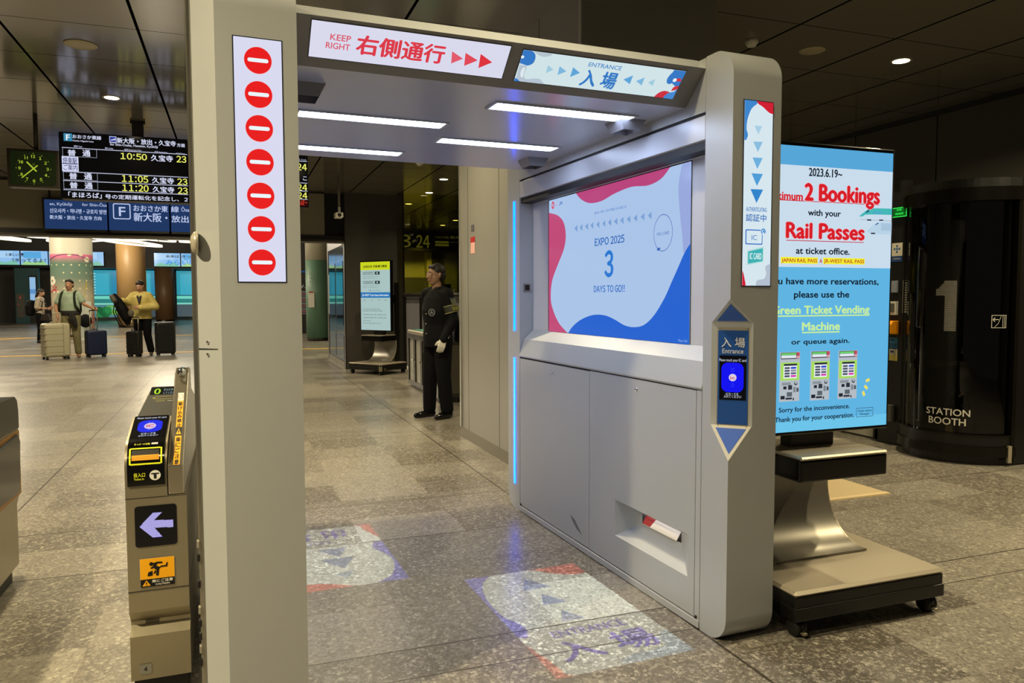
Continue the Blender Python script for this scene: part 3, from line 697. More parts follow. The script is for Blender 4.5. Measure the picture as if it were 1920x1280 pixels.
# windows of the hall: bright street behind glass
def window(n, x0, x1, z0=.14, z1=3.1, y=51.9):
    b = Board((0, y, 0), (1, 0, 0), (0, 0, 1), (0, -1, 0)); b.step = .01
    b.rect(x0, z0, x1, z1, '#2f93a6', 1); b.clip = (x0, z0, x1, z1)
    wd = x1-x0
    b.rect(x0+wd*.12, z0+1.1, x0+wd*.55, z1-.25, '#3aa6bd', 2); b.rect(x0+wd*.62, z0+1.2, x0+wd*.9, z1-.1, '#2a86a8', 2)
    if n == 1: b.poly([(x0, 2.9), (x0+.5, 2.75), (x1, 1.5), (x1, 1.2), (x1-.6, 1.35), (x0, 2.5)], '#9fb8ac', 3)
    if n == 3: b.rect(x0, 1.6, x0+wd*.3, z1, '#7fc0a0', 3)
    b.rect(x0, 1.30, x1, 1.48, '#6fd0bc', 4); b.rect(x0, 1.05, x1, 1.30, '#2e7f7c', 4); b.rect(x0, .95, x1, 1.05, '#7fd0c0', 5)
    b.rect(x0, .14, x1, .95, '#4f7f88' if n < 3 else '#3d4c52', 4)
    if n == 2:
        b.rect(x0+wd*.45, .35, x0+wd*.85, .9, '#6aa84a', 6); b.rect(x0+wd*.4, .68, x1, .76, '#6fb0b8', 7)
        for i in range(9): b.circ(x0+.35+.16*(i % 4), .3+.17*(i//3), .2, ['#1f6f3c', '#2a8048', '#185c34'][i % 3], 8+i*.3, 10)
        for i in range(8): b.rect(x0+wd*.06, 1.6+i*.17, x0+wd*.12, 1.68+i*.17, '#8fd0d4', 5)
    if n == 4: b.rect(x0, .14, x1, .95, '#46565c', 6)
    b.clip = None
    o = b.build('window_%d' % n); o['kind'] = 'structure'
    f = MB()
    for a in (x0-.03, x1-.03): f.box(a, a+.06, y-.16, y-.02, z0, z1, M_block)
    f.box(x0, x1, y-.16, y-.02, z0-.02, z0+.05, M_block); f.box(x0, x1, y-.16, y-.02, z1-.05, z1, M_block)
    f.box(x0, x1, y-.08, y-.03, 1.49, 1.53, M_block)
    f.build('window_frame', o)
window(1, -10.86, -8.25); window(2, -8.0, -6.35); window(3, -5.25, -4.45); window(4, -3.35, -1.3)
# low pale partition between the ticket booth and the pier, mostly behind the big display
pt = MB(); 
for i in range(4): pt.box(5.66, 5.70, 5.45+i*.50, 5.45+i*.50+.46, .02, 1.0, mat('partition', '#a9a697', .5))
pt.box(5.655, 5.71, 5.42, 7.45, 1.0, 1.03, M_dsteel)
for i in range(5): pt.box(5.65, 5.71, 5.405+i*.50, 5.45+i*.50, 0, 1.0, M_dsteel)
tag(pt.build('low_partition'), 'low pale panelled partition behind the big passenger notice display', 'partition')
# floor strips
def strip(name, x0, x1, y0, y1, mt, label, cat, group=None):
    o = MB().box(x0, x1, y0, y1, 0, .006, mt).build(name); return tag(o, label, cat, group)
M_tact = mat('tactile_yellow', '#c09a4a', .6)
for y, l in ((20.55, 'yellow tactile strip across the hall floor nearest the suitcases'), (29.9, 'yellow tactile strip across the hall floor just behind the luggage group'), (43.2, 'farthest yellow tactile strip, in front of the hall windows')):
    strip('tactile_strip', -13, 4.2 if y < 29 else 1.35, y-.13, y+.13, M_tact, l, 'tactile strip')
o = MB().add([(-9.6, 26.4, .007), (-9.3, 26.0, .007), (-6.2, 29.75, .007), (-6.6, 29.75, .007)], [(0, 1, 2, 3)], M_tact).build('tactile_strip')
tag(o, 'slanting yellow tactile strip at the left edge of the hall floor', 'tactile strip')
strip('floor_plate', 3.2, 4.19, 3.91, 4.37, mat('floor_plate', '#c2ae88', .45), 'pale beige floor plate with a framed edge behind the big display stand', 'floor plate')
bpy.data.objects['floor_plate'].data.transform(Matrix.Identity(4))
box('border', 3.2, 4.19, 3.905, 3.95, 0, .009, mat('floor_plate_edge', '#d6c096', .4), bpy.data.objects['floor_plate'])

# ------------------------------------------------------------------ ceiling fittings
def downlight(x, y, label, lit=True, power=40, r=.065, z=3.3, real=True):
    t = world_thing('downlight', label, 'ceiling light', (x, y, z))
    f = MB().lathe([(r, -.002), (r+.018, -.006), (r+.02, 0), (r+.01, .02), (r, .02)], (x, y, z), M_alu, 28).build('trim_ring', t)
    b = MB(); b.lathe([(.001, -.004), (r, -.004), (r, .01)], (x, y, z), M_lamp if lit else M_white, 24); b.build('lens', t)
    if lit and power:
        L = bpy.data.lights.new('downlight_lamp', 'AREA'); L.shape = 'DISK'; L.size = r*1.9; L.energy = power*.98; L.color = (1, .84, .51); L.spread = 2.55
        o = bpy.data.objects.new('downlight_lamp', L); COL.objects.link(o); o.location = (0, 0, -.006); o.parent = t
    return t
downlight(-1.07, 8.39, 'small lit downlight between the clock and the edge of the left gate post')
downlight(5.246, 4.90, 'lit downlight in the dark ceiling above the ticket booth')
downlight(1.65, 10.74, 'lit downlight seen under the gate roof, just right of the departure board', power=40)
downlight(3.31, 12.27, 'lit downlight nearest the pier, seen through the gate above the guard', power=25)
downlight(3.47, 13.91, 'lit downlight, second from the pier above the guard', power=20)
downlight(3.475, 15.70, 'lit downlight beside the upper right corner of the charcoal block', power=15)
downlight(5.335, 18.66, 'lit downlight reflected next to the platform number sign, nearer one', power=15)
downlight(5.36, 20.01, 'lit downlight closest above the platform number sign', power=10)
# the room goes on behind the photographer with the same lamps
LB_ = 'round downlight in the ceiling behind the photographer'
for x, y, p in ((-1.07, 5.0, 70), (1.0, 6.3, 78), (-1.9, 1.3, 205), (-.6, .1, 14), (1.0, 2.05, 24), (4.1, 2.1, 62), (5.9, 2.6, 85), (-4.2, 5.2, 60), (-4.2, 9.2, 60), (.4, 9.4, 60), (4.4, 8.2, 30), (-4.2, 12.6, 60), (-1.1, 12.6, 60)):
    if y in (5.0,): y = 4.6
    if (x, y) == (-1.07, 4.6) or y > 2: l = 'round downlight hidden from the photograph by the gate or the frame edge'
    else: l = LB_
    t = downlight(x, y, l, power=p); t['group'] = 'downlights outside the view'
def disc(x, y, r, label):
    t = world_thing('ceiling_speaker', label, 'ceiling speaker', (x, y, 3.3))
    MB().lathe([(.001, -.006), (r*.86, -.006), (r*.88, -.003), (r*.92, -.010), (r, -.006), (r, 0)], (x, y, 3.3), mat('speaker_cream', '#a89f85', .5), 36).build('grille', t)
disc(-1.06, 6.73, .117, 'large round cream ceiling speaker at upper left')
disc(4.353, 4.93, .10, 'round cream ceiling speaker above the right gate post')
t = world_thing('smoke_detector', 'small white smoke detector on the ceiling between the charcoal block and the pier', 'smoke detector', (2.572, 10.85, 3.3))
MB().lathe([(.001, -.055), (.03, -.052), (.04, -.03), (.055, -.025), (.062, -.008), (.062, 0)], (2.572, 10.85, 3.3), M_white, 24).build('head', t)
t = world_thing('smoke_detector', 'half hidden white fitting on the ceiling beside the top right edge of the pier', 'smoke detector', (3.75, 4.9, 3.3))
MB().lathe([(.001, -.05), (.03, -.048), (.05, -.02), (.05, 0)], (3.75, 4.9, 3.3), M_white, 24).build('head', t)
# CCTV camera on a drop pole
cx, cy = 1.62, 12.4
t = world_thing('security_camera', 'white security camera on a slim drop pole beside the charcoal block', 'security camera', (cx, cy, 3.3))
MB().tube([(cx, cy, 3.302), (cx, cy, 2.80)], .018, mat('pole_grey', '#77746c', .5)).build('pole', t)
MB().box(cx-.07, cx+.05, cy-.10, cy+.12, 2.62, 2.70, M_white).box(cx-.02, cx+.02, cy-.02, cy+.02, 2.7, 2.8, M_white).build('housing', t, .01)
MB().lathe([(.001, -.012), (.026, -.010), (.03, 0)], (cx-.01, cy-.10, 2.66), M_gloss, 16, 'y').build('lens', t)

# ------------------------------------------------------------------ departure boards, clock, wayfinding screens
def departure(name_label, x0, x1, pole):
    t = world_thing('departure_board', name_label, 'departure board', ((x0+x1)/2, 9.4, 2.41))
    box('housing', x0-.008, x1-.001, 9.305, 9.50, 2.412, 3.118, M_black, t, .004)
    if pole:
        p = MB(); p.box(pole-.075, pole+.075, 9.38, 9.42, 3.27, 3.298, M_black); p.box(pole-.055, pole+.055, 9.36, 9.44, 3.1, 3.28, M_black); p.build('hanger', t)
    d = Board((0, 9.304, 0), (1, 0, 0), (0, 0, 1), (0, -1, 0)); d.step = .0015
    d.rect(x0-.012, 2.418, x1-.004, 3.112, '#040405', 1); return t, d
t, d = departure('black departure board with white and yellow lettering for three trains, left of the gate', -1.69, -.444, -.95)
W, YE = '#d8dcf4', '#e6e86a'
d.rect(-1.6556,3.0201,-1.5754,3.1016, '#3c86a8', 2); d.text('F', -1.6314,3.0299,-1.5990,3.0893, '#eef4fa', 3, .03)
d.text('おおさか東線', -1.5711,3.0521,-1.3001,3.0940, W, 3, .02); d.text('Osaka Higashi Line', -1.5713,3.0218,-1.3746,3.0376, W, 3, .02)
d.rect(-1.2219,3.0297,-1.1529,3.1001, '#c8cce8', 2); d.rect(-1.2164,3.0384,-1.1583,3.0939, '#2c3a94', 3); d.poly([(-1.2106,3.0587),(-1.1610,3.0804),(-1.1616,3.0604),(-1.2108,3.0521)], '#c8cce8', 4)
d.text('新大阪・放出・久宝寺', -1.1473,3.0314,-0.5639,3.0902, W, 3, .025); d.text('方面', -0.5512,3.0287,-0.4706,3.0682, W, 3, .02)
d.text('for Shin-Osaka, Hanaten, Kyūhōji', -1.2160,3.0018,-0.7465,3.0261, W, 3, .02)
for s_, a in (('種別 Type', (-1.5624,2.9593,-1.4827,2.9793)), ('遅れ Delay', (-1.2668,2.9570,-1.1866,2.9771)), ('時刻 Departure Time', (-1.0776,2.9541,-0.9124,2.9747)), ('行先 Destination', (-0.7790,2.9511,-0.6516,2.9693)), ('のりば Track', (-0.5636,2.9492,-0.4732,2.9652))): d.text(s_, *a, '#b8bcd8', 3, .02)
def hl(y0, y1): pass
zz = [2.9503, 2.6973, 2.6038, 2.5071]
for z in zz: d.rect(-1.675, z-.004, -.449, z+.004, '#b8bcd4', 2)
xr = -1.3464
for za, zb_ in ((zz[0], (2.8579)), (zz[1], zz[2]+.008), (zz[2], zz[3]+.008)): d.frame(-1.672, zb_, xr, za, .005, '#888c9c', 2)
for ya, a in ((0, (-1.6221,2.8670,-1.5472,2.9307)), (1, (-1.6147,2.6214,-1.5417,2.6861)), (2, (-1.6127,2.5245,-1.5397,2.5890))): d.text('普', *a, W, 3, .03)
for a in ((-1.4817,2.8691,-1.4089,2.9346), (-1.4746,2.6220,-1.4008,2.6887), (-1.4725,2.5244,-1.3986,2.5910)): d.text('通', *a, W, 3, .03)
for s_, a in (('10:50', (-1.1175,2.8613,-0.8596,2.9291)), ('11:05', (-1.1109,2.6170,-0.8538,2.6891)), ('11:20', (-1.1092,2.5179,-0.8519,2.5891)), ('23', (-0.5588,2.8588,-0.4613,2.9298)), ('23', (-0.5564,2.6120,-0.4563,2.6806)), ('23', (-0.5541,2.5123,-0.4556,2.5823))): d.num(s_, *a, YE, 3, .03)
for a in ((-0.8165,2.8590,-0.5982,2.9266), (-0.8122,2.6165,-0.5935,2.6822), (-0.8086,2.5180,-0.5929,2.5827)): d.text('久宝寺', *a, W, 3, .03)
d.rect(-1.6796,2.7025,-1.5245,2.8607, '#d4d8f2', 2); d.rect(-1.6758,2.7771,-1.5297,2.7889, '#5a5c78', 3)
d.text('停車駅', -1.6697,2.7873,-1.5367,2.8476, '#34366c', 4, .01); d.text('ご案内', -1.6662,2.7138,-1.5346,2.7721, '#34366c', 4, .01)
d.text('「まほろば」', -1.6289,2.4266,-1.3139,2.4868, W, 3, .02); d.text('号の定期運転化を記念し、２', -1.2797,2.4265,-0.4550,2.4761, W, 3, .02)
d.build('screen', t)
t, d = departure('right half of the departure board beside the gate post, red text at its foot', -.430, .862, .62)
for z in zz: d.rect(-.42, z-.004, .85, z+.004, '#b8bcd4', 2)
for q, (z0, z1) in enumerate(((zz[0]-.105, zz[0]-.03), (zz[1]-.088, zz[1]-.016), (zz[2]-.088, zz[2]-.016))):
    d.num('24', .735, z0, .845, z1, YE, 3, .03); d.text('前', -.405, z0, -.33, z1+.01, W, 3, .02); d.text('久宝寺', .40, z0, .66, z1, W, 3, .02); d.text(['10:58', '11:12', '11:28'][q], .02, z0, .33, z1, YE, 3, .03) if False else None
d.text('す。こ', .66, zz[1]+.03, .845, zz[1]+.08, W, 3, .02)
d.rect(.70, 2.425, .85, 2.51, '#300808', 2); d.text('ひらぱー', .705, 2.44, .845, 2.50, '#d03a2a', 3, .02); d.text('のりば Track', .70, zz[0]+.012, .84, zz[0]+.026, '#b8bcd8', 3, .02)
d.build('screen', t)
# clock
t = world_thing('platform_clock', 'square black station clock with glowing yellow-green numerals hanging left of the departure board', 'clock', (-1.935, 9.4, 2.52))
box('case', -2.185, -1.705, 9.31, 9.47, 2.515, 2.915, mat('clock_case', '#2b251d', .4), t, .008)
MB().tube([(-1.93, 9.39, 2.90), (-1.93, 9.39, 3.30)], .022, mat('pole_bronze', '#3a342c', .5)).build('pole', t)
d = Board((0, 9.308, 0), (1, 0, 0), (0, 0, 1), (0, -1, 0)); d.step = .001
ccx, ccz = -1.9435,2.7123; rr = .158
d.rrect(-2.155, 2.54, -1.74, 2.89, .03, mat('clock_face', '#10150a', .2, 0, '#0d1605', 1), 1)
YG = '#a8bc34'
for i in range(12):
    a = math.radians(90-30*(i+1)); s_ = str(i+1); u, v = ccx+.128*math.cos(a), ccz+.128*math.sin(a); hw = .012 if len(s_) == 1 else .022
    d.label(''.join(chr(ord(q_)+0xFEE0) for q_ in s_) if len(s_) == 1 else s_, u, v, .030, YG, 3, .03); d.circ(ccx+rr*math.cos(a), ccz+rr*math.sin(a), .004, YG, 3, 8)
for i in range(60):
    a = math.radians(6*i)
    if i % 5: d.circ(ccx+rr*math.cos(a), ccz+rr*math.sin(a), .0014, '#6a7a28', 3, 5)
for ex, ey, tx, ty, w_ in ((-2.0526,2.6130, -1.9059,2.7474, .011), (-2.0047,2.7806, -1.9171,2.6843, .014)): d.line(ex, ey, tx, ty, w_, YG, 5)
d.text('JR', ccx-.012, ccz+.035, ccx+.016, ccz+.055, '#4a5a20', 3, .02)
d.build('dial', t)
# blue wayfinding screens on the bulkhead
def bluescreen(x0, x1, label):
    t = world_thing('wayfinding_screen', label, 'screen', ((x0+x1)/2, 14.4, 2.46), 'blue wayfinding screens on the bulkhead')
    box('frame', x0-.03, x1+.03, 14.36, 14.445, 2.455, 3.0, M_black, t)
    d = Board((0, 14.358, 0), (1, 0, 0), (0, 0, 1), (0, -1, 0)); d.step = .002
    d.rect(x0, 2.49, x1, 2.965, '#1f3762', 1); return t, d
BW = '#b9c6ea'
t, d = bluescreen(-2.8691,-1.9556, 'blue wayfinding screen with three short lines of text, leftmost on the bulkhead')
d.text('en, Kyūhōji', -2.7894,2.8742,-2.4691,2.9210, BW, 2, .01); d.text('for Shin-Ōsa', -2.3199,2.8790,-1.9566,2.9251, BW, 2, .01)
d.text('신오사카・하나텐・규호지 방면', -2.7911,2.7510,-1.9670,2.8250, BW, 2, .02); d.text('新大阪・放出・久宝寺 方向', -2.7945,2.6479,-2.0423,2.7144, BW, 2, .02)
d.build('screen', t)
t, d = bluescreen(-1.9319,-1.0042, 'blue wayfinding screen with a boxed letter F, second from the left')
ra = -1.8666,2.6787,-1.5997,2.9421
d.rrect(*ra, .03, BW, 2); d.rrect(ra[0]+.016, ra[1]+.016, ra[2]-.016, ra[3]-.016, .02, '#1f3762', 3); d.text('F', -1.7748,2.7319,-1.6797,2.8859, BW, 4, .02)
d.text('おおさか東', -1.5549,2.8208,-1.0236,2.9254, BW, 2, .02); d.text('新大阪・', -1.5546,2.6498,-1.0335,2.7973, BW, 2, .02)
d.build('screen', t)
t, d = bluescreen(-0.9794,-0.0029, 'blue wayfinding screen cut off by the left gate post')
d.text('線', -0.9712,2.8251,-0.8503,2.9265, BW, 2, .02); d.text('Ōsaka Higashi Line', -0.8102,2.8424,-0.1687,2.9051, BW, 2, .01); d.text('放出・久宝寺', -0.9679,2.6516,-0.1171,2.7689, BW, 2, .02)
d.build('screen', t)
# platform number sign and the office behind the tinted glass
t = world_thing('platform_number_sign', 'long black sign reading 23 24 seen through the tinted glass behind the guard', 'sign', (6, 22, 2.75))
box('sign_box', 3.4, 8.2, 22.0, 22.15, 2.74, 3.29, mat('sign_black', '#050403', .4), t)
d = Board((0, 21.99, 0), (1, 0, 0), (0, 0, 1), (0, -1, 0)); d.step = .004; O_ = '#7c7a4a'
sg = [(5.0898,2.8194),(5.4835,3.1816),(4.9887,2.9643),(5.0235,3.0318),(4.7831,2.8265),(4.9113,3.1735),(5.6553,2.9614),(6.0718,3.0205),(5.6546,2.8714),(6.0712,2.9390)]
d.num('24', sg[0][0], sg[0][1], sg[1][0], sg[1][1], O_, 1, .02); d.rect(sg[2][0]-.02, sg[2][1], sg[3][0], sg[3][1]-.02, O_, 1)
d.num('23', sg[0][0]-.95, sg[0][1], sg[5][0]+.01, sg[1][1], O_, 1, .02)
d.rect(sg[6][0], sg[6][1], sg[7][0], sg[7][1], '#6c6a3c', 1); d.rect(sg[8][0], sg[8][1], sg[9][0], sg[9][1], '#6c6a3c', 1)
xa = sg[7][0]+.05
d.text('新大阪・放出', xa, sg[8][1]+.11, xa+1.0, sg[6][1]+.04, '#6c6a3c', 1, .02); d.text('新大阪・京都 方面', xa, 3.0, xa+1.3, 3.07, '#6c6a3c', 1, .02) if False else None
d.text('F おおさか東線', sg[6][0], 3.10, sg[7][0], 3.17, '#55532f', 1, .02); d.text('新大阪・放出 方面', xa, 3.10, xa+1.2, 3.18, '#6c6a3c', 1, .02)
d.build('lettering', t)
M_cream = mat('office_cream', '#8f8a4e', .6)
w = MB(); w.box(3.3, 8.5, 22.9, 23.0, 0, 3.3, M_cream); struct(w, 'wall_office')
d = MB()
for x0, x1, z0, z1, c in ((5.55, 5.70, 0, 2.74, '#9a9440'), (5.70, 6.1, 0, 2.7, '#0c0b08'), (6.1, 6.5, 0, 2.74, '#4a4a2c'), (6.5, 7.1, 0, 2.7, '#0c0b08'), (7.1, 7.4, 0, 2.74, '#5a5a34'), (7.4, 7.8, 0, 2.74, '#8a8438')):
    d.box(x0, x1, 22.6, 22.9, z0, z1, mat('office_'+c[1:], c, .5))
struct(d, 'trim_5')
box('office_cabinet', 4.4, 5.1, 20.6, 21.1, 0, 1.9, mat('cabinet_dim', '#4c4a38', .5))
tag(bpy.data.objects['office_cabinet'], 'grey office cabinet behind the tinted glass left of the guard', 'cabinet')
for x_, y_ in ((5.2, 21.2), (4.4, 18.0)):  # added spots without fittings, only to brighten the office behind the glass
    L = bpy.data.lights.new('office_fill', 'SPOT'); L.spot_size = 2.6; L.energy = 260; L.color = (1, .93, .55); L.shadow_soft_size = .2
    o = bpy.data.objects.new('office_fill', L); COL.objects.link(o); o.location = (x_, y_, 2.9)
# tinted glass screen and panelled counter with rail behind the guard
cn = world_thing('ticket_counter', 'panelled counter with a dark handrail and tinted glass above it, behind the guard', 'counter', (4.3, 14.10, 0))
gp = mat('counter_panel', '#8e8d96', .4)
for i in range(8):
    x = 3.05+i*.30; box('panel', x, x+.262, 14.11, 14.14, .06, 1.34, gp, cn)
for i in range(9):
    x = 3.015+i*.30; box('mullion', x, x+.034, 14.07, 14.15, 0, 1.38, M_dsteel, cn)
MB().tube([(2.98, 14.02, 1.40), (5.6, 14.02, 1.40)], .04, mat('rail_dark', '#35312b', .35)).build('handrail', cn)
box('sill', 3.02, 5.6, 14.07, 14.17, 1.34, 1.40, gp, cn)
mt = bpy.data.materials.new('tinted_glass'); mt.use_nodes = True; N = mt.node_tree.nodes; N.remove(N['Principled BSDF'])
tr = N.new('ShaderNodeBsdfTransparent'); tr.inputs[0].default_value = (.52, .50, .22, 1); gl = N.new('ShaderNodeBsdfGlossy'); gl.inputs['Roughness'].default_value = .03; gl.inputs[0].default_value = (.8, .8, .8, 1)
mx = N.new('ShaderNodeMixShader'); fr = N.new('ShaderNodeFresnel'); fr.inputs[0].default_value = 1.45
L_ = mt.node_tree.links; L_.new(fr.outputs[0], mx.inputs[0]); L_.new(tr.outputs[0], mx.inputs[1]); L_.new(gl.outputs[0], mx.inputs[2]); L_.new(mx.outputs[0], N['Material Output'].inputs[0])
box('glass_pane', 3.02, 7.0, 14.115, 14.125, 1.40, 3.3, mt, cn)
tag(box('office_shelf', 3.9, 4.35, 14.9, 15.2, 0, 1.398, mat('cabinet_dim', '#4c4a38', .5)), 'dim grey shelf unit under the little monitor behind the counter glass', 'shelf')
box('monitor', 4.05, 4.18, 15.0, 15.05, 1.398, 1.62, M_black, None)
o = bpy.data.objects['monitor']; tag(o, 'small black monitor with a red light behind the counter glass', 'monitor')
MB().box(4.10, 4.14, 14.995, 15.0, 1.47, 1.49, glow('#c02818')).build('indicator', o)

# ------------------------------------------------------------------ ticket machines in the side of the block (steel fronts)
def machine(y0, y1, label, door):
    t = world_thing('ticket_machine', label, 'ticket machine', (2.0, (y0+y1)/2, 0), 'ticket machines in the block side')
    M_k = mat('machine_steel', '#77828c', .10, .85)
    box('body', 1.985, 2.1, y0, y1, .12, 2.355, M_k, t, .002)
    box('plinth', 1.975, 2.1, y0, y1, 0, .115, mat('plinth', '#6f6a5e', .4, .3), t)
    box('window', 1.978, 1.986, y0+.12, y1-.12, .95 if door else .82, 2.05, mat('machine_glass', '#10181c', .04, .0, spec=.9), t)
    box('lower_flap', 1.979, 1.986, y0+.10, y1-.10, .16, .62, M_k, t, .002)
    if door: box('notice', 1.976, 1.980, y1-.11, y1-.01, 1.0, 1.85, mat('notice', '#8a9894', .5), t)
    return t
machine(14.68, 15.86, 'steel ticket machine in the side of the charcoal block, nearer one', False)
machine(15.88, 17.10, 'steel ticket machine in the side of the charcoal block, farther one with a white notice', True)

# ================================================================== rolling display stands
M_cartblk = mat('cart_black', '#0b0a09', .35)
def caster(x, y, t, n='caster'):
    c = MB(); c.lathe([(.001, -.009), (.034, -.009), (.037, -.005), (.037, .005), (.034, .009), (.001, .009)], (x-.013, y, .037), M_rubber, 20, 'x')
    c.lathe([(.001, -.009), (.034, -.009), (.037, -.005), (.037, .005), (.034, .009), (.001, .009)], (x+.017, y, .037), M_rubber, 20, 'x')
    o = c.build(n, t); f = MB(); f.prism([(y-.032, .030), (y-.036, .055), (y-.01, .078), (y+.015, .078), (y+.02, .04)], 'x', x-.004, x+.008, M_cartblk)
    f.build('fork', o, .002); MB().box(x-.008, x+.012, y-.052, y-.03, .018, .028, M_steel).build('brake', o, .002)
def cart(label, loc, rz, draw):
    t = thing('rolling_display_stand', label, 'display stand', loc, rz)
    base = MB(); 
    base.prism([(-.395, -.345), (-.385, -.335)], 'z', 0, 0, M_alu) if False else None
    o = MB().box(-.395, .395, -.335, .335, .172, .196, M_alu).build('base_plate', t, .014, seg=1)
    MB().box(-.388, .388, -.328, .328, .082, .172, M_cartblk).box(-.392, .392, -.333, .333, .076, .128, M_cartblk).build('base_skirt', t, .003)
    for sx in (-1, 1):
        for sy in (-1, 1): caster(sx*.345, sy*.285, t)
    MB().box(.392, .402, -.26, -.23, .09, .115, M_steel).build('latch', t)
    # curved arm
    ip = []; op = []
    for k in range(13):
        a = math.radians(-90+90*k/12); ip.append((-.02+.235*math.cos(a)+.0, .205+.27+.27*math.sin(a)*1.0)); 
    prof = [(-.045, .198), (-.045, .206)]+[(-.02+.225*math.cos(math.radians(-90+90*k/12)), .206+.27+.27*math.sin(math.radians(-90+90*k/12))) for k in range(13)]+[(.205, .58), (.222, .58)]
    prof += [(-.02+.242*math.cos(math.radians(-90*k/12)), .198+.278+.278*math.sin(math.radians(-90*k/12))) for k in range(13)]
    a = MB().prism(prof, 'x', -.25, .25, mat('arm_silver', '#8f8a80', .33, .6)).build('arm', t); smooth_by_angle(a, 40)
    for s_ in (-1, 1):
        b = MB().prism([(p[0], p[1]) for p in prof], 'x', s_*.25-.006, s_*.25+.006, M_alu).build('arm_edge', t, .001)
    MB().box(-.252, .252, .195, .212, .545, .549, M_seam).build('arm_joint', a)
    # shelf box with its aluminium top
    MB().box(-.235, .235, -.165, .23, .575, .668, M_gloss).build('shelf_box', t, .008)
    MB().box(-.235, .235, -.17, .235, .668, .684, M_alu).build('shelf_top', t, .007, seg=1)
    MB().box(.20, .235, .225, .33, .19, 1.62, M_cartblk).build('rear_post', t, .004)
    MB().box(-.235, -.20, .225, .33, .19, 1.62, M_cartblk).build('rear_post', t, .004)
    MB().box(-.12, .12, .03, .10, .684, 1.26, M_cartblk).box(-.2, .2, .0, .26, 1.25, 1.40, M_cartblk).build('mount', t, .004)
    s = MB().box(-.365, .365, -.040, .025, .752, 2.004, M_gloss).build('screen_housing', t, .006)
    MB().box(-.30, -.27, -.01, .01, 2.004, 2.010, M_chrome).box(.12, .16, -.01, .01, 2.004, 2.010, M_chrome).build('top_clip', s)
    d = Board((0, -.041, 0), (1, 0, 0), (0, 0, 1), (0, -1, 0)); d.step = .0009; draw(d); d.build('screen', s)
    return t
TX, TY = 2.425, 2.665
def TT(s_): return s_
def notice(d):
    # picture coordinates are metres of world x, shifted to the stand
    O0 = d.O.copy(); d.O = O0-Vector((TX, 0, 0))
    x0, x1, z0, z1 = TX-.352, TX+.352, .768, 1.985
    BL, WH, BK = '#5fb4e2', '#c9dcec', '#14202e'
    d.rect(x0, z0, x1, z1, BL, 1); za = 1.9040; zb_ = 1.4756
    d.rect(x0, zb_, x1, za, WH, 2); d.rect(x0, za, x1, z1, '#56a6d8', 2); d.rect(x0, z0, x1, z0+.05, '#6cc4ea', 2)
    A = 2.3113,1.8630,2.4890,1.8969; d.text('2023.6.19~', *A, BK, 3, .04)
    RD = '#d81e28'
    m0 = 2.2928,1.7600,2.7005,1.8308; d.text('2 Bookings', m0[0], m0[1], m0[2], m0[3], '#f0b8c0', 3, .10); d.text('2 Bookings', m0[0], m0[1], m0[2], m0[3], RD, 4, .06)
    m1 = 2.1607,1.7571,2.2788,1.7920; wch = (m1[2]-m1[0])/.62
    d.text('Maximum', m1[2]-wch, m1[1], m1[2], m1[3], RD, 4, .055)
    d.rect(m1[2]-wch, 1.7539, m0[2], 1.7571, '#c8203a', 3)
    d.text('with your', 2.3103,1.6962,2.4866,1.7223, BK, 3, .05)
    m0 = 2.1985,1.5991,2.6189,1.6643; d.text('Rail Passes', *m0, '#f0b8c0', 3, .10); d.text('Rail Passes', *m0, RD, 4, .06)
    d.rect(m0[0], 1.5862, m0[2], 1.5894, '#c8203a', 3)
    d.text('at ticket office.', 2.2510,1.5328,2.5406,1.5603, BK, 3, .05)
    e0 = 2.1719,1.4905,2.3671,1.5177; d.rect(*e0, '#f2ee30', 3); d.text('JAPAN RAIL PASS', e0[0]+.004, e0[1]+.006, e0[2]-.004, e0[3]-.006, '#c02830', 4, .035)
    e1 = 2.3962,1.4913,2.6271,1.5186; d.rect(e1[0], e0[1], e1[2], e0[3], '#f2ee30', 3); d.text('JR-WEST RAIL PASS', e1[0]+.004, e0[1]+.006, e1[2]-.004, e0[3]-.006, '#c02830', 4, .035)
    d.text('&', 2.3771,1.4964,2.3902,1.5117, '#c02830', 4, .035)
    # little trains
    d.blob(K([(2.5888,1.7010)])+[(2.6095,1.7159),(2.6443,1.7353),(2.6798,1.7399)]+K([(x1, 1.7418), (x1, 1.7142)])+[(2.6380,1.7109),(2.6099,1.7023)], '#44b8b8', 3)
    d.poly([(2.6235,1.7192),(2.6457,1.7353),(2.6412,1.7226),(2.6271,1.7182)], '#1d3a5c', 4)
    for i in range(4): d.rect(2.6712+i*.0125, 1.7174, 2.6790+i*.0125, 1.7245, '#5a9ad8', 4)
    d.line(*2.5963,1.6877 if False else (2.5963,1.6877), x1, 1.6899, .002, '#8a98a8', 3) if False else d.rect(2.5963,1.6866, x1, 1.6882, '#8a98a8', 3)
    for xx in (795, 890): pass
    for a in ((2.6339,1.6840,2.6579,1.6902), (2.7032,1.6857,2.7261,1.6914), (2.6578,1.6260,2.6820,1.6321)): d.rect(*a, '#2a2f3c', 4)
    d.blob(K([(2.6333,1.6363)])+[(2.6610,1.6601),(2.6892,1.6742),(2.7142,1.6794)]+K([(x1, 1.6805), (x1, 1.6269)])+[(2.6692,1.6274),(2.6441,1.6311)], '#b8d2e6', 3)
    d.poly([(2.6787,1.6673),(2.6963,1.6777),(2.7021,1.6746),(2.6859,1.6664)], '#2f5f9c', 4); d.rect(2.7155,1.6424, x1, 1.6750, '#a8c4dc', 3.5)
    # lower text
    m0 = 2.1556,1.4030,2.7088,1.4303; d.text('If you have more reservations,', m0[0]-.085, m0[1], m0[2], m0[3], BK, 3, .05)
    d.text('please use the', 2.2454,1.3461,2.5437,1.3734, BK, 3, .05)
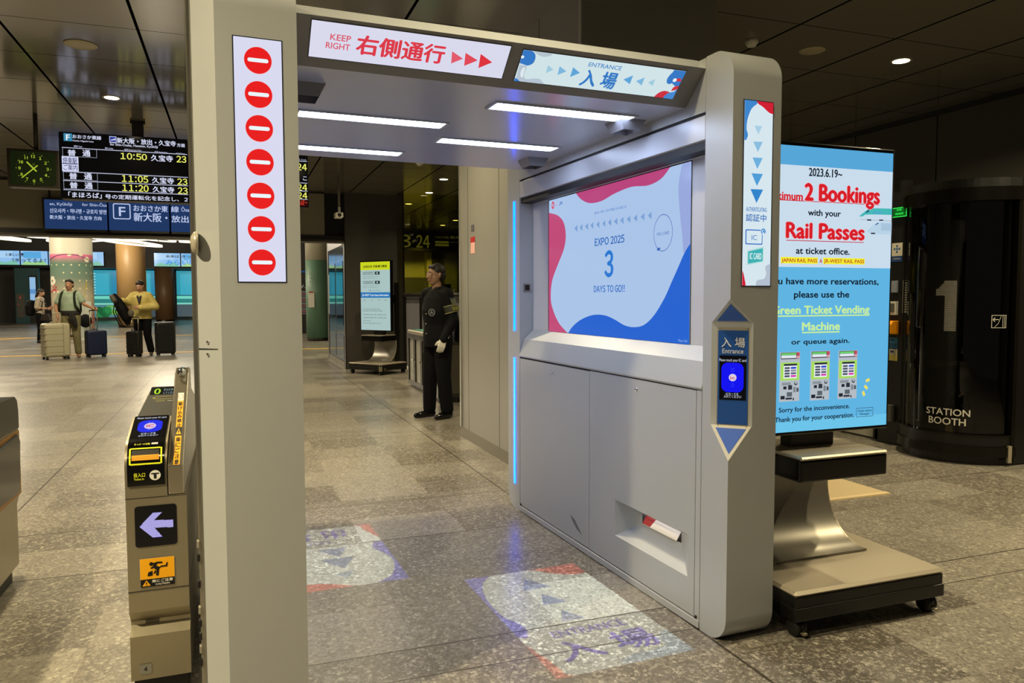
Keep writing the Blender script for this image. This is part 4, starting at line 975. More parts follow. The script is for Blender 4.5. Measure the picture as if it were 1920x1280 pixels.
    GN = '#c6ec9c'; m0 = 2.1540,1.2764,2.6605,1.3106; d.text('Green Ticket Vending', m0[0]-.022, m0[1], m0[2], m0[3], GN, 3, .06)
    d.rect(m0[0]-.022, m0[1]-.012, m0[2], m0[1]-.006, GN, 3); m0 = 2.2916,1.2045,2.4956,1.2395; d.text('Machine', *m0, GN, 3, .06); d.rect(m0[0], m0[1]-.012, m0[2], m0[1]-.006, GN, 3)
    d.text('or queue again.', 2.2361,1.1461,2.5515,1.1675, BK, 3, .05)
    for cx0, cy0, cx1, cy1 in ((2.1771,0.9011,2.2826,1.1133), (2.3404,0.8991,2.4451,1.1139), (2.4921,0.8979,2.5989,1.1123)):
        w_, h_ = cx1-cx0, cy1-cy0
        def R(a, b_, c_, e_, col, l): d.rect(cx0+a*w_, cy0+b_*h_, cx0+c_*w_, cy0+e_*h_, col, l)
        R(0, 0, 1, 1, '#b4bcc4', 3); R(.04, .86, .96, .99, '#3c3c4a', 4); R(.06, .94, .80, .98, '#6ad06a', 5); R(.06, .88, .80, .935, '#dfe6ee', 5); R(.82, .93, .97, .985, '#c8485c', 5); R(.82, .87, .97, .92, '#e0a0a8', 5)
        R(.04, .43, .97, .79, '#a6dc5c', 4); R(.18, .47, .84, .76, '#eef2f6', 5); R(.18, .725, .84, .765, '#2c3038', 6)
        for i in range(4):
            R(.22, .66-i*.055, .48, .70-i*.055, '#4c5668', 6); R(.53, .66-i*.055, .80, .70-i*.055, ['#2848c8', '#8a8f9c', '#5c6478', '#d03cb0'][i], 6)
        R(.18, .25, .34, .31, '#22262c', 5); R(.42, .24, .62, .33, '#30343c', 5); R(.10, .33, .55, .39, '#8c949c', 5); d.circ(cx0+.80*w_, cy0+.37*h_, .0095, '#22262c', 5, 16); d.circ(cx0+.80*w_, cy0+.385*h_, .0075, '#a8b0b8', 6, 16)
        R(.68, .18, .80, .29, '#7c848c', 5); R(.84, .19, .95, .27, '#4c525c', 5); R(.05, .05, .26, .12, '#22262c', 5); R(.36, .10, .62, .19, '#5c646c', 5); R(.30, .04, .62, .08, '#30343c', 5); R(.66, .02, .72, .07, '#22262c', 5)
    for (u, v), ang in (([(2.6608,0.9753)][0], 20), ([(2.6520,0.9444)][0], -40), ([(2.6391,0.9163)][0], -65)):
        a = math.radians(ang); d.line(u-.011*math.cos(a), v-.011*math.sin(a), u+.011*math.cos(a), v+.011*math.sin(a), .013, '#f0e060', 4)
    m0 = 2.1767,0.8555,2.5612,0.8756; d.text('Sorry for the inconvenience.', *m0, BK, 3, .04)
    m0 = 2.1569,0.8140,2.5865,0.8349; d.text('Thank you for your cooperation.', *m0, BK, 3, .04)
    m0 = 2.5994,0.8119,2.6960,0.8527; d.frame(*m0, .002, '#2a3f58', 4); hh_ = m0[3]-m0[1]; d.text('Osaka station', m0[0]+.008, m0[1]+hh_*.58, m0[2]-.008, m0[1]+hh_*.78, BK, 4, .015); d.text('Manager', m0[0]+.02, m0[1]+hh_*.22, m0[2]-.02, m0[1]+hh_*.42, BK, 4, .015)
    d.O = O0
def status(d):
    x0, x1, z0, z1 = -.352, .352, .768, 1.985; w_, h_ = x1-x0, z1-z0
    def R(a, b_, c_, e_, col, l=2): d.rect(x0+a*w_, z0+b_*h_, x0+c_*w_, z0+e_*h_, col, l)
    def T(s_, a, b_, c_, e_, col='#2c3a40', l=3, bo=.01): d.text(s_, x0+a*w_, z0+b_*h_, x0+c_*w_, z0+e_*h_, col, l, bo)
    R(0, 0, 1, 1, '#a8c2c0', 1); R(0, .88, 1, 1, '#c8d420'); T('JR西日本 列車運行情報', .10, .91, .90, .95, '#1c2210', 3, .03)
    for zc, s_ in ((.835, 'JR西日本 列車運行情報'), (.70, '北陸新幹線')):
        d.frame(x0+.09*w_, z0+(zc-.02)*h_, x0+.48*w_, z0+(zc+.02)*h_, .006, '#2c3a40', 3); T(s_, .11, zc-.008, .42, zc+.010); R(.50, zc-.022, .66, zc+.022, '#20282c', 3); R(.55, zc-.012, .60, zc+.012, '#a8c2c0', 4)
        for k in range(2): T('運転見合わせや遅れ等の情報をご案内します', .09, zc-.055-.024*k, .66-.06*k, zc-.045-.024*k, '#4c5c60', 3, .0)
    T('詳細はこちらをご覧ください', .28, .575, .70, .59, '#3c6a9c')
    R(0, .475, 1, .555, '#2876b4'); T('JR-WEST Train Status Information', .05, .50, .95, .53, '#dfeaf2', 3, .02)
    for k, s_ in enumerate(('English', '中文', '한국어', '繁體中文')): T(s_, .09+.24*k, .435, .19+.24*k, .445)
    T('You can view train status information', .06, .305, .66, .318, '#20282c', 3, .02); T('by scanning the 2D code with your device.', .06, .278, .74, .291, '#20282c', 3, .02)
    for k, s_ in enumerate(('可使用智能手机读取二维码，查看列车运行信息。', '可使用智慧型手機掃描二維碼，查看列車運行資訊。', '스마트폰으로 2차원 코드를 읽어', '열차 운행 정보를 확인할 수 있습니다.')): T(s_, .07, .22-.045*k+(.008 if k > 2 else 0), [.88, .88, .34, .70][k], .236-.045*k+(.008 if k > 2 else 0), '#2c3a40', 3, .0)
cart('tall rolling display stand beside the gate with a blue and white rail pass notice', (TX, TY, 0), 0, notice)
cart('rolling display stand with yellow-topped train status notice, in front of the charcoal block', (2.41, 13.56, 0), math.radians(-53), status)
t = world_thing('padlock', 'small steel padlock hanging on the far display stand', 'padlock', (2.36, 13.02, .10))
MB().box(2.33, 2.39, 13.00, 13.02, .07, .15, M_steel).build('body', t, .006); MB().tube([(2.342, 13.01, .14), (2.342, 13.03, .185), (2.378, 13.03, .185), (2.378, 13.01, .14)], .006, M_chrome, 8).build('shackle', t)

# ================================================================== station booth with the curved glass door
BX, BY, BR = 5.85, 4.71, .467
t = world_thing('station_booth', 'black booth with curved glass door marked 1 and STATION BOOTH at the right edge', 'booth', (6.2, 4.9, 0))
M_bk = mat('booth_black', '#0c0b0a', .38); M_bk2 = mat('booth_rim', '#15130f', .22, .5)
def arc(r, a0, a1, n=28): return [(BX+r*math.cos(math.radians(a0+(a1-a0)*k/n)), BY+r*math.sin(math.radians(a0+(a1-a0)*k/n))) for k in range(n+1)]
body = MB()
body.box(5.60, 5.66, 5.06, 5.42, .02, 2.20, M_bk); body.box(5.60, 7.0, 5.38, 5.44, .02, 2.20, M_bk); body.box(5.80, 7.0, 4.22, 4.28, .02, 2.20, M_bk)
body.box(6.93, 6.99, 4.22, 5.44, .02, 2.20, M_bk)
body.build('cabin', t, .004)
rf = MB(); rf.prism([(7.0, 4.22), (5.79, 4.22)]+arc(BR+.02, 262, 118)[1:-1]+[(5.60, 5.10), (5.60, 5.44), (7.0, 5.44)], 'z', 2.20, 2.275, M_bk); rf.build('roof', t)
MB().prism([(7.0, 4.24), (5.80, 4.24)]+arc(BR-.01, 262, 118)[1:-1]+[(5.62, 5.10), (5.62, 5.42), (7.0, 5.42)], 'z', .0, .075, M_bk).build('booth_floor', t)
for nm_, rr_ in (('door_sill', ((BR-.035, BR+.045, .075, .15, M_bk2), (BR-.03, BR+.02, .15, .235, M_bk), (BR-.03, BR+.028, .235, .245, M_bk2))), ('door_header', ((BR-.03, BR+.04, 2.10, 2.205, M_bk2),))):
    sill = MB()
    for r0, r1, z0, z1, mt in rr_: sill.prism(arc(r1, 118, 264)+arc(r0, 264, 118), 'z', z0, z1, mt)
    smooth_by_angle(sill.build(nm_, t))
for a in (119.5, 263):
    f = MB(); f.prism(arc(BR+.025, a-2.2, a+2.2, 4)+arc(BR-.03, a+2.2, a-2.2, 4), 'z', .15, 2.12, M_bk2); f.build('door_jamb', t)
mg = bpy.data.materials.new('smoked_glass'); mg.use_nodes = True; N = mg.node_tree.nodes; N.remove(N['Principled BSDF'])
tr = N.new('ShaderNodeBsdfTransparent'); tr.inputs[0].default_value = (.30, .29, .26, 1); gl = N.new('ShaderNodeBsdfGlossy'); gl.inputs['Roughness'].default_value = .02; gl.inputs[0].default_value = (.9, .9, .9, 1)
mx = N.new('ShaderNodeMixShader'); fr = N.new('ShaderNodeFresnel'); fr.inputs[0].default_value = 1.5
L_ = mg.node_tree.links; L_.new(fr.outputs[0], mx.inputs[0]); L_.new(tr.outputs[0], mx.inputs[1]); L_.new(gl.outputs[0], mx.inputs[2]); L_.new(mx.outputs[0], N['Material Output'].inputs[0])
g = MB(); pa = arc(BR-.012, 119, 263, 36); g.rings([[(x, y, .24) for x, y in pa], [(x, y, 2.11) for x, y in pa]], mg, False, False); door = g.build('glass_door', t)
class CylBoard(Board):
    def P(s, u, v, l):
        a = u/.462; r = .458+l*s.step; return Vector((BX+r*math.cos(a), BY+r*math.sin(a), v))
wp = lambda c: mat('decal_'+c.strip('#'), c, .6)
d = CylBoard((0, 0, 0), (1, 0, 0), (0, 0, 1), (0, -1, 0), wp, .0008)
o0 = 1.5307,1.4765; o1 = 1.6845,1.0680
n = 0
U0, U1, Z0, Z1 = o0[0], o1[0]+.004, o1[1], o0[1]
sw = (U1-U0)
for i in range(44):
    for j in range(20):
        u = U0+sw*(j+.5*(i % 2))/19; v = Z0+(Z1-Z0)*(i+.5)/44; fu, fv = (u-U0)/sw, (v-Z0)/(Z1-Z0)
        if fu > 1: continue
        if fu > .46 or (fv > .70 and fv < .84 and fu > 0) or (fv >= .84 and fu > (1-fv)*.0+.46-(1-fv)*2.2+.0 and fu > .12+ (fv-.84)*2.2):
            d.circ(u, v, .0030, '#c8c6bc', 1, 6)
d.text('STATION', 1.4803,0.3840, 1.8098, 0.4383, '#d8d4c8', 1, .02)
d.text('BOOTH', 1.5030,0.3077, 1.7811, 0.3639, '#d8d4c8', 1, .02)
a0, b0, a1, b1 = 1.9390,1.0981,2.0534,1.2008
d.frame(a0, b0, a1, b1, .004, '#c8c4b8', 1); ym = b1-(b1-b0)*.35
d.line(a0+.010, ym, a0+.055, ym, .005, '#c8c4b8', 1); d.line(a0+.010, ym, a0+.026, ym+.016, .005, '#c8c4b8', 1); d.line(a0+.010, ym, a0+.026, ym-.016, .005, '#c8c4b8', 1)
d.line(a1-.028, b0+.008, a1-.028, b1-.008, .003, '#c8c4b8', 1); d.line(a1-.015, b0+.008, a1-.015, b1-.008, .003, '#c8c4b8', 1)
d.line(a0+.025, b0+.01, a0+.05, b0+.034, .003, '#c8c4b8', 1); d.line(a0+.05, b0+.034, a0+.072, b1-.01, .003, '#c8c4b8', 1)
d.build('door_lettering', door)
MB().prism(arc(BR+.05, 256, 259.5, 3)+arc(BR+.03, 259.5, 256, 3), 'z', .03, .165, M_alu).build('door_stop', t)
# inside: seat and desk
MB().box(6.2, 6.9, 4.5, 5.2, .075, .45, M_bk).build('bench', t, .02); MB().box(5.9, 6.3, 5.05, 5.36, .72, .75, mat('desk', '#5a5348', .5)).build('desk', t)
MB().box(6.0, 6.9, 5.30, 5.37, .2, 2.2, mat('booth_lining', '#2a2f2c', .6)).build('lining', t)
MB().box(6.02, 6.06, 4.9, 4.94, 1.0, 2.1, mat('chrome_dull', '#8a8a8a', .2, .9)).build('grab_rail', t)
MB().box(5.62, 5.68, 5.14, 5.22, 2.275, 2.38, M_bk).build('roof_box', t)
# things on the left panel (plane x = 5.6)
pn = lambda x=5.598: Board((x, 0, 0), (0, -1, 0), (0, 0, 1), (-1, 0, 0))
def onpanel(n, r, c, depth=.006, x=5.6): # r: u0,v0,u1,v1 with u=-y
    return box(n, x-depth, x, -r[2], -r[0], r[1], r[3], c, t, .002)
r = -5.2625,2.0546,-5.1038,2.1396
onpanel('vacancy_light', r, mat('vac_back', '#0a2a10', .3), .02)
d = pn(5.578); d.step = .001; GRN = '#35ff5a'
d.frame(r[0], r[1], r[2], r[3], .007, GRN, 1); d.rect(r[0]+.01, r[1]+.01, r[2]-.01, r[3]-.01, '#0c5c1c', 1)
d.text('空室', r[0]+.05, r[1]+.055, r[2]-.055, r[3]-.012, GRN, 2, .02); d.text('vacant', r[0]+.035, r[1]+.022, r[2]-.035, r[1]+.045, GRN, 2, .02); d.build('vacant_lettering', t)
r = -5.2771,1.6605,-5.1570,1.8280
d = Board((5.598, 0, 0), (0, -1, 0), (0, 0, 1), (-1, 0, 0), ink); h_ = r[3]-r[1]
d.rect(r[0], r[1]+h_*.30, r[2], r[3], '#c8c2b0', 1); d.rect(r[0], r[1], r[2], r[1]+h_*.30, '#1d3f78', 1)
cu, cv = (r[0]+r[2])/2, r[1]+h_*.68
for a, b_ in ((0, .026), (0, -.026), (.026, 0), (-.026, 0), (.0, .0)): d.rect(cu+a-.009, cv+b_-.009, cu+a+.009, cv+b_+.009, '#2a5a98', 2)
d.text('STATION WORK', r[0]+.02, r[1]+h_*.12, r[2]-.02, r[1]+h_*.2, '#c8c8c8', 2, .01); d.build('booking_sticker', t)
onpanel('card_holder', (-5.2541,1.3846,-5.1944,1.4894), mat('holder', '#8c93a0', .5), .02)
r = -5.1415,1.2057,-5.0739,1.4913; d = Board((5.598, 0, 0), (0, -1, 0), (0, 0, 1), (-1, 0, 0), ink); d.rect(*r, '#15130f', 1); d.frame(*r, .003, '#b8b4a8', 2)
for i in range(13): d.rect(r[0]+.022, r[3]-.03-i*.021, r[2]-.022, r[3]-.018-i*.021, '#a8a498', 2)
d.build('instruction_strip', t)
o = onpanel('intercom', (-5.2724,1.1829,-5.1881,1.3036), M_white, .03); r = (-5.2538,1.2082,-5.2013,1.2878); onpanel('intercom_speaker', (r[0], r[1], r[2], r[3]), mat('grey', '#5c5a54', .6), .034)
r = -5.3201,1.0056,-5.1742,1.1311
MB().prism([(5.50, r[1]+.01), (5.50, r[3]-.03), (5.53, r[3]), (5.60, r[3]), (5.60, r[1])], 'y', -r[2], -r[0], mat('orange_plastic', '#e8930c', .4)).build('card_terminal', t, .008)
d = pn(5.4985); d.step = .001; d.paint = ink; w_ = r[2]-r[0]
d.rrect(r[0]+w_*.2, r[1]+.03, r[2]-w_*.2, r[3]-.035, .01, '#16181a', 1); d.rect(r[0]+w_*.28, r[3]-.075, r[2]-w_*.28, r[3]-.05, '#4a6a4c', 2)
for k in (.35, .55): d.rect(r[0]+w_*k, r[1]+.05, r[0]+w_*(k+.1), r[1]+.065, '#c8c8c8', 2)
d.build('terminal_screen', t)
for a, c1, c2 in (((-5.2820,0.8771,-5.1827,0.9779), '#3c7ca8', '#2a5c84'), ((-5.2812,0.7696,-5.1820,0.8743), '#c0bca8', '#c8b85c')):
    d = Board((5.598, 0, 0), (0, -1, 0), (0, 0, 1), (-1, 0, 0), ink); m_ = (a[1]+a[3])/2; d.rect(a[0], m_, a[2], a[3], c1, 1); d.rect(a[0], a[1], a[2], m_, c2, 1); d.rect(a[0]+.02, m_+.02, a[0]+.06, a[3]-.015, '#1d3f78', 2); d.build('sticker', t)
onpanel('handle_box', (-5.2856,0.2166,-5.1981,0.3669), mat('handle_grey', '#5c5a54', .4, .4), .045)

# ================================================================== ticket gate machine (aisle 4) left of the gate
t = world_thing('ticket_gate_machine', 'steel ticket gate machine with white arrow display and number 4, left of the silver gate', 'ticket gate machine', (-.26, 3.4, 0))
bp_ = [(2.76, .065), (2.762, .215), (2.800, .242), (2.800, .255), (2.760, .300), (2.758, .780)]
for k in range(1, 7):
    a = math.radians(180-78*k/6); bp_.append((2.85+.092*math.cos(a), .780+.092*math.sin(a)))
bp_ += [(3.02, .919), (3.03, .902), (3.18, .905), (3.62, .947), (3.66, .93), (3.74, .80), (3.74, .065)]
bd = MB().prism(bp_, 'x', -.350, -.2225, M_steel).prism([(2.776, 0), (3.73, 0), (3.73, .065), (2.776, .065)], 'x', -.342, -.175, M_black)
bd.prism([(2.76, .065), (2.762, .215), (2.800, .242), (2.800, .255), (2.760, .300), (2.758, .688), (3.74, .688), (3.74, .065)], 'x', -.2225, -.164, M_steel)
bo_ = smooth_by_angle(bd.build('body', t), 30)
for z_ in (.370, .686):
    MB().box(-.3505, -.1635, 2.7572, 3.7, z_-.001, z_+.001, M_seam).build('seam', bo_)
M_chrome_s = mat('polished_steel', '#b8b0a0', .2, .9)
rp_ = [(2.760, .690), (2.760, .788), (3.215, 1.056), (3.29, 1.072), (3.33, 1.06), (3.36, .98), (3.74, .90), (3.74, .690)]
rail = MB().prism(rp_, 'x', -.2205, -.170, M_chrome_s).build('side_rail', t, .004)
MB().lathe([(.001, -.03), (.013, -.03), (.015, -.027), (.015, .04), (.001, .04)], (-.195, 3.215, 1.062), M_chrome, 20, 'y').build('sensor', rail)
# black reader cover following the curve
cv_ = MB(); pr = [(2.7575, .728), (2.7575, .780)]+bp_[6:12]+[(3.015, .9175)]
def offs(p, e):
    out = []
    for i, q in enumerate(p):
        a, b_ = p[max(i-1, 0)], p[min(i+1, len(p)-1)]; d_ = Vector((b_[0]-a[0], b_[1]-a[1])).normalized(); out.append((q[0]-d_.y*e, q[1]+d_.x*e))
    return out
cv_.prism(offs(pr, .005)+pr[::-1], 'x', -.342, -.229, M_gloss); cover = smooth_by_angle(cv_.build('reader_cover', t), 30)
class CurveBoard(Board):
    """drawing wrapped over the cover: v runs along the profile"""
    def P(s, u, v, l):
        p = s.path; acc = 0
        for i in range(len(p)-1):
            L0 = math.dist(p[i], p[i+1])
            if acc+L0 >= v or i == len(p)-2:
                t_ = (v-acc)/L0; a, b_ = p[i], p[i+1]; d_ = Vector((b_[0]-a[0], b_[1]-a[1])).normalized()
                return Vector((u, a[0]+(b_[0]-a[0])*t_-d_.y*l*s.step, a[1]+(b_[1]-a[1])*t_+d_.x*l*s.step))
            acc += L0
d = CurveBoard((0, 0, 0), (1, 0, 0), (0, 1, 0), (0, 0, 1), ink, .0008); d.path = offs(pr, .0052)
YG = '#d8e020'
for a in ((-.333, .070, -.240, .075), (-.333, .125, -.240, .130)): 
    for k in range(1): d.rrect(a[0], a[1], a[2], a[3], .002, YG, 1)
for a in (-.336, -.241):
    for k in range(13): d.rect(a, .072+k*.0043, a+.005, .0765+k*.0043, YG, 1.2)
for i in range(6): d.rect(-.328, .085+i*.006, -.245, .0905+i*.006, '#e09a20' if i < 3 else '#26241f', 1.5)
for s_, a in (('投入口', (-.322, .030, -.288, .044)), ('Ticket in', (-.322, .020, -.292, .027))): d.text(s_, *a, '#d8dc30', 2, .02)
d.circ(-.258, .033, .017, '#d8d8d0', 1, 24); d.rect(-.270, .037, -.246, .041, '#16161a', 2); d.rect(-.262, .022, -.254, .038, '#16161a', 2)
d.text('きっぷ・IC定期', -.322, .140, -.275, .149, '#c8cc30', 2, .02); d.rect(-.270, .141, -.250, .150, '#b8b8b4', 2)
d.build('ticket_slot', cover)
d = Board((0, 2.8295, .8755), (1, 0, 0), (0, .9669, .2553), (0, -.2553, .9669)); d.step = .0006
d.rect(-.338, .006, -.232, .190, '#050508', 0)
d.rrect(-.324, .044, -.246, .148, .030, '#2430e8', 1); d.circ(-.285, .096, .019, '#d8c8e8', 2, 24, .026); d.text('iC', -.296, .085, -.273, .107, '#d02038', 3, .03)
d.text('Please touch your IC card', -.332, .163, -.238, .174, '#d0d4e0', 2, .02); d.text('ICカードを', -.308, .026, -.262, .038, '#d0d4e0', 2, .02); d.text('ふれてください', -.316, .010, -.254, .021, '#d0d4e0', 2, .02)
for k in (.130, .072): d.line(-.292, k, -.2845, k-.012, .0016, '#6a80ff', 3); d.line(-.277, k, -.2845, k-.012, .0016, '#6a80ff', 3)
d.build('touch_screen', cover)
# top: issue slot and small display
d = Board((0, 3.04, .9034), (1, 0, 0), (0, .9964, .0847), (0, -.0847, .9964), ink); d.step = .0008
d.rect(-.345, 0, -.228, .46, '#24221f', 0)
d.ring(-.276, .395, .046, .004, '#c0b848', 1, 30, .028); d.circ(-.276, .395, .041, '#0c0c0c', 1, 30, .022); d.rect(-.305, .325, -.272, .334, '#8c8830', 1); d.rect(-.262, .325, -.235, .334, '#a8a8a0', 1)
d.build('top_plate', t)
MB().prism([(3.485, .933), (3.485, .937), (3.60, .963), (3.635, .963), (3.65, .94)], 'x', -.342, -.228, M_gloss).build('counter_display', t, .003)
d = Board((0, 3.487, .9388), (1, 0, 0), (0, .9754, .2205), (0, -.2205, .9754)); d.step = .0006
d.rect(-.338, .003, -.232, .112, '#050806', 1); d.num('0', -.324, .022, -.302, .09, '#b8e838', 2, .02); d.text('ピッとタッチ', -.288, .06, -.236, .09, '#8a9ca0', 2, .02); d.text('してください', -.288, .02, -.236, .048, '#8a9ca0', 2, .01); d.build('counter_digits', bpy.data.objects['counter_display'])
# front graphics
d = Board((0, 2.7565, 0), (1, 0, 0), (0, 0, 1), (0, -1, 0)); d.step = .0008
q = -0.3239,0.5199,-0.1961,0.6584
d.rrect(*q, .010, '#060607', 1)
ar = [(-0.3100,0.5902),(-0.2686,0.6342),(-0.2406,0.6330),(-0.2654,0.6086),(-0.2073,0.6041),(-0.2070,0.5791),(-0.2652,0.5832),(-0.2409,0.5492),(-0.2709,0.5499)]
# LED arrow: rows of dots inside the arrow outline
def inside(p, poly):
    c = False; n_ = len(poly)
    for i in range(n_):
        (x1, y1), (x2, y2) = poly[i], poly[i-1]
        if (y1 > p[1]) != (y2 > p[1]) and p[0] < (x2-x1)*(p[1]-y1)/(y2-y1)+x1: c = not c
    return c
d.poly(ar, '#7468c8', 2)
st = .0026; u = min(p[0] for p in ar)
while u < max(p[0] for p in ar):
    v = min(p[1] for p in ar)
    while v < max(p[1] for p in ar):
        if inside((u, v), ar): d.circ(u, v, .0010, '#e6e2fc', 3, 5)
        v += st
    u += st
d.build('arrow_display', t)
d = Board((0, 2.7568, 0), (1, 0, 0), (0, 0, 1), (0, -1, 0), ink); d.step = .0006
q = -0.3134,0.3823,-0.2066,0.4804; w_, h_ = q[2]-q[0], q[3]-q[1]
d.rect(*q, '#a8a498', 1); d.rect(q[0]+.001, q[1]+.001, q[2]-.001, q[3]-.001, '#e8a410', 2); d.rect(q[0]+.001, q[1]+.001, q[2]-.001, q[1]+h_*.28, '#111111', 3)
def W_(pts, c, l=4): d.poly([(q[0]+a*w_, q[1]+b_*h_) for a, b_ in pts], c, l)
d.circ(q[0]+.33*w_, q[1]+.80*h_, .0062, '#111111', 4, 18)
W_([(.36, .82), (.52, .86), (.66, .84), (.64, .79), (.50, .80), (.47, .72), (.60, .66), (.78, .66), (.81, .80), (.77, .80), (.74, .71), (.60, .71), (.55, .60), (.53, .38), (.46, .38), (.47, .58), (.38, .66), (.34, .62), (.30, .66), (.38, .72), (.40, .77)], '#111111')
W_([(.22, .42), (.24, .52), (.36, .56), (.36, .40), (.22, .38)], '#111111'); W_([(.38, .46), (.44, .58), (.46, .56), (.44, .46)], '#111111')
W_([(.06, .05), (.18, .25), (.30, .05)], '#e8a410'); d.text('!', q[0]+.165*w_, q[1]+.08*h_, q[0]+.195*w_, q[1]+.19*h_, '#111111', 5, .03)
d.text('扉にご注意', q[0]+.34*w_, q[1]+.15*h_, q[0]+.94*w_, q[1]+.25*h_, '#e8e4da', 4, .02); d.text('CAUTION', q[0]+.44*w_, q[1]+.05*h_, q[0]+.84*w_, q[1]+.115*h_, '#e8e4da', 4, .01)
d.build('caution_sticker', t)
q = -0.3279,0.0852,-0.2864,0.1191
d = Board((0, 2.7585, 0), (1, 0, 0), (0, 0, 1), (0, -1, 0), ink); d.step = .0006
d.poly([(q[0], (q[1]+q[3])/2), (q[0]+.006, q[3]), (q[2], q[3]), (q[2], q[1]), (q[0]+.006, q[1])], '#77756c', 1); d.text('4', q[0]+.017, q[1]+.009, q[0]+.028, q[3]-.008, '#18181a', 2, .005); d.build('number_plate', t)
sl = MB()
for k in range(3): sl.box(-.305, -.262, 2.7985, 2.8005, .243+k*.0045, .2450+k*.0045, M_black)
sl.build('vent', t)
# yellow strip on the sloping rail
d = Board((0, 2.762, .7885), (1, 0, 0), (0, .8617, .5075), (0, -.5075, .8617), ink); d.step = .0007
d.rect(-.2030, -.0, -.1830, .150, '#f0a818', 1); d.rect(-.2030, .153, -.1830, .195, '#161616', 1); d.poly([(-.2015, .158), (-.193, .190), (-.1845, .158)], '#f0b020', 2); d.text('!', -.1942, .162, -.1918, .180, '#161616', 3, .03)
d.rect(-.2030, .198, -.1830, .352, '#f0a818', 1); d.rect(-.2030, .352, -.1830, .40, '#e8e4d8', 1); d.ring(-.193, .376, .008, .0015, '#c83c2c', 2, 20, .018)
for k, ch_ in enumerate('扉にご注意'): d.text(ch_, -.2000, .118-k*.029, -.1860, .142-k*.029, '#201a08', 2, .02)
for k, ch_ in enumerate('駆け込み禁止'): d.text(ch_, -.2000, .322-k*.0245, -.1860, .342-k*.0245, '#201a08', 2, .02)
d.build('warning_strip', rail)

# ---- machine cut by the left edge of the picture
t = world_thing('ticket_gate_machine', 'dark-topped steel ticket gate machine cut off by the left edge of the picture', 'ticket gate machine', (-1.12, 3.3, 0))
pr = [(2.4, .07), (4.20, .07), (4.20, .36), (4.275, .42), (4.275, .66), (4.275, .80), (4.26, .85), (4.22, .872), (2.4, .872)]
MB().prism(pr, 'x', -1.22, -1.0, M_steel).build('body', t, .004)
MB().prism([(2.4, .72), (4.278, .72), (4.278, .80), (4.262, .855), (4.222, .878), (2.4, .878)], 'x', -1.222, -.998, mat('smoke_cover', '#26241f', .25)).build('top_cover', t)
MB().box(-1.21, -1.02, 2.4, 4.15, 0, .07, M_black).build('plinth', t)
MB().box(-1.0, -.994, 3.60, 4.262, .40, .71, mat('amber_frame', '#9a6c24', .35, .3)).build('flap_recess', t, .002)
MB().prism([(3.62, .44), (3.62, .67), (4.20, .70), (4.24, .66), (4.20, .42)], 'x', -.996, -.985, M_gloss).build('flap', t, .004)

# ================================================================== around the guard
t = world_thing('glass_cabinet', 'waist-high steel cabinet with glazed doors and a teal notice on top, left of the guard', 'cabinet', (2.75, 10.8, 0))
MB().box(2.50, 3.0, 10.14, 11.46, .80, .86, M_steel).build('top', t, .01)
MB().box(2.53, 3.0, 10.16, 11.44, .03, .80, mat('cabinet_inside', '#5c5850', .6)).box(2.54, 2.98, 10.2, 11.4, 0, .03, M_black).build('body', t)
for i in range(3):
    y = 10.16+i*.43; f = MB()
    f.box(2.50, 2.53, y, y+.05, .04, .80, M_dsteel).box(2.50, 2.53, y+.37, y+.42, .04, .80, M_dsteel).box(2.50, 2.53, y+.05, y+.37, .04, .10, M_dsteel).box(2.50, 2.53, y+.05, y+.37, .73, .80, M_dsteel)
    dd = f.build('door', t); MB().box(2.518, 2.524, y+.05, y+.37, .10, .73, mat('frosted_pane', '#8c8a80', .3)).build('pane', dd); MB().ball((2.49, y+.05, .42), .012, M_chrome, 8, 6).build('knob', dd)
d = Board((0, 0, .8615), (1, 0, 0), (0, 1, 0), (0, 0, 1), ink); d.step = .002; d.rect(2.53, 10.7, 2.95, 11.40, '#12302e', 0); d.rect(2.55, 10.72, 2.93, 11.38, '#2f7f78', 1); d.rect(2.60, 10.80, 2.88, 10.9, '#8fc0b8', 2); d.build('notice', t)
t = world_thing('waste_bin', 'dark glazed waste bin between the guard and the grey pier', 'bin', (2.72, 9.6, 0))
MB().box(2.42, 3.05, 9.32, 9.85, .06, .80, mat('bin_glass', '#2c2a26', .25)).box(2.44, 3.03, 9.34, 9.83, 0, .06, M_black).build('body', t, .006)
MB().box(2.40, 3.07, 9.30, 9.87, .80, .90, M_black).build('lid', t, .01)
MB().box(2.47, 3.0, 9.312, 9.32, .12, .74, mat('bin_pane', '#4c483e', .15)).build('pane', t)
d = Board((2.058, 0, 0), (0, -1, 0), (0, 0, 1), (-1, 0, 0), ink); r = -6.6987,1.7493,-6.5700,1.8723
d.rect(r[0], r[1]+.14, r[2], r[3], '#b8b4ac', 1); d.rect(r[0], r[1]+.10, r[2], r[1]+.15, '#9a1f28', 2); d.rect(r[0], r[1], r[2], r[1]+.10, '#c89a94', 1); d.rect(r[0]+.02, r[1]+.2, r[2]-.02, r[1]+.26, '#4c4a54', 2)
tag(d.build('sticker'), 'small red and white sticker high on the grey pier beside the tinted glass', 'sticker')

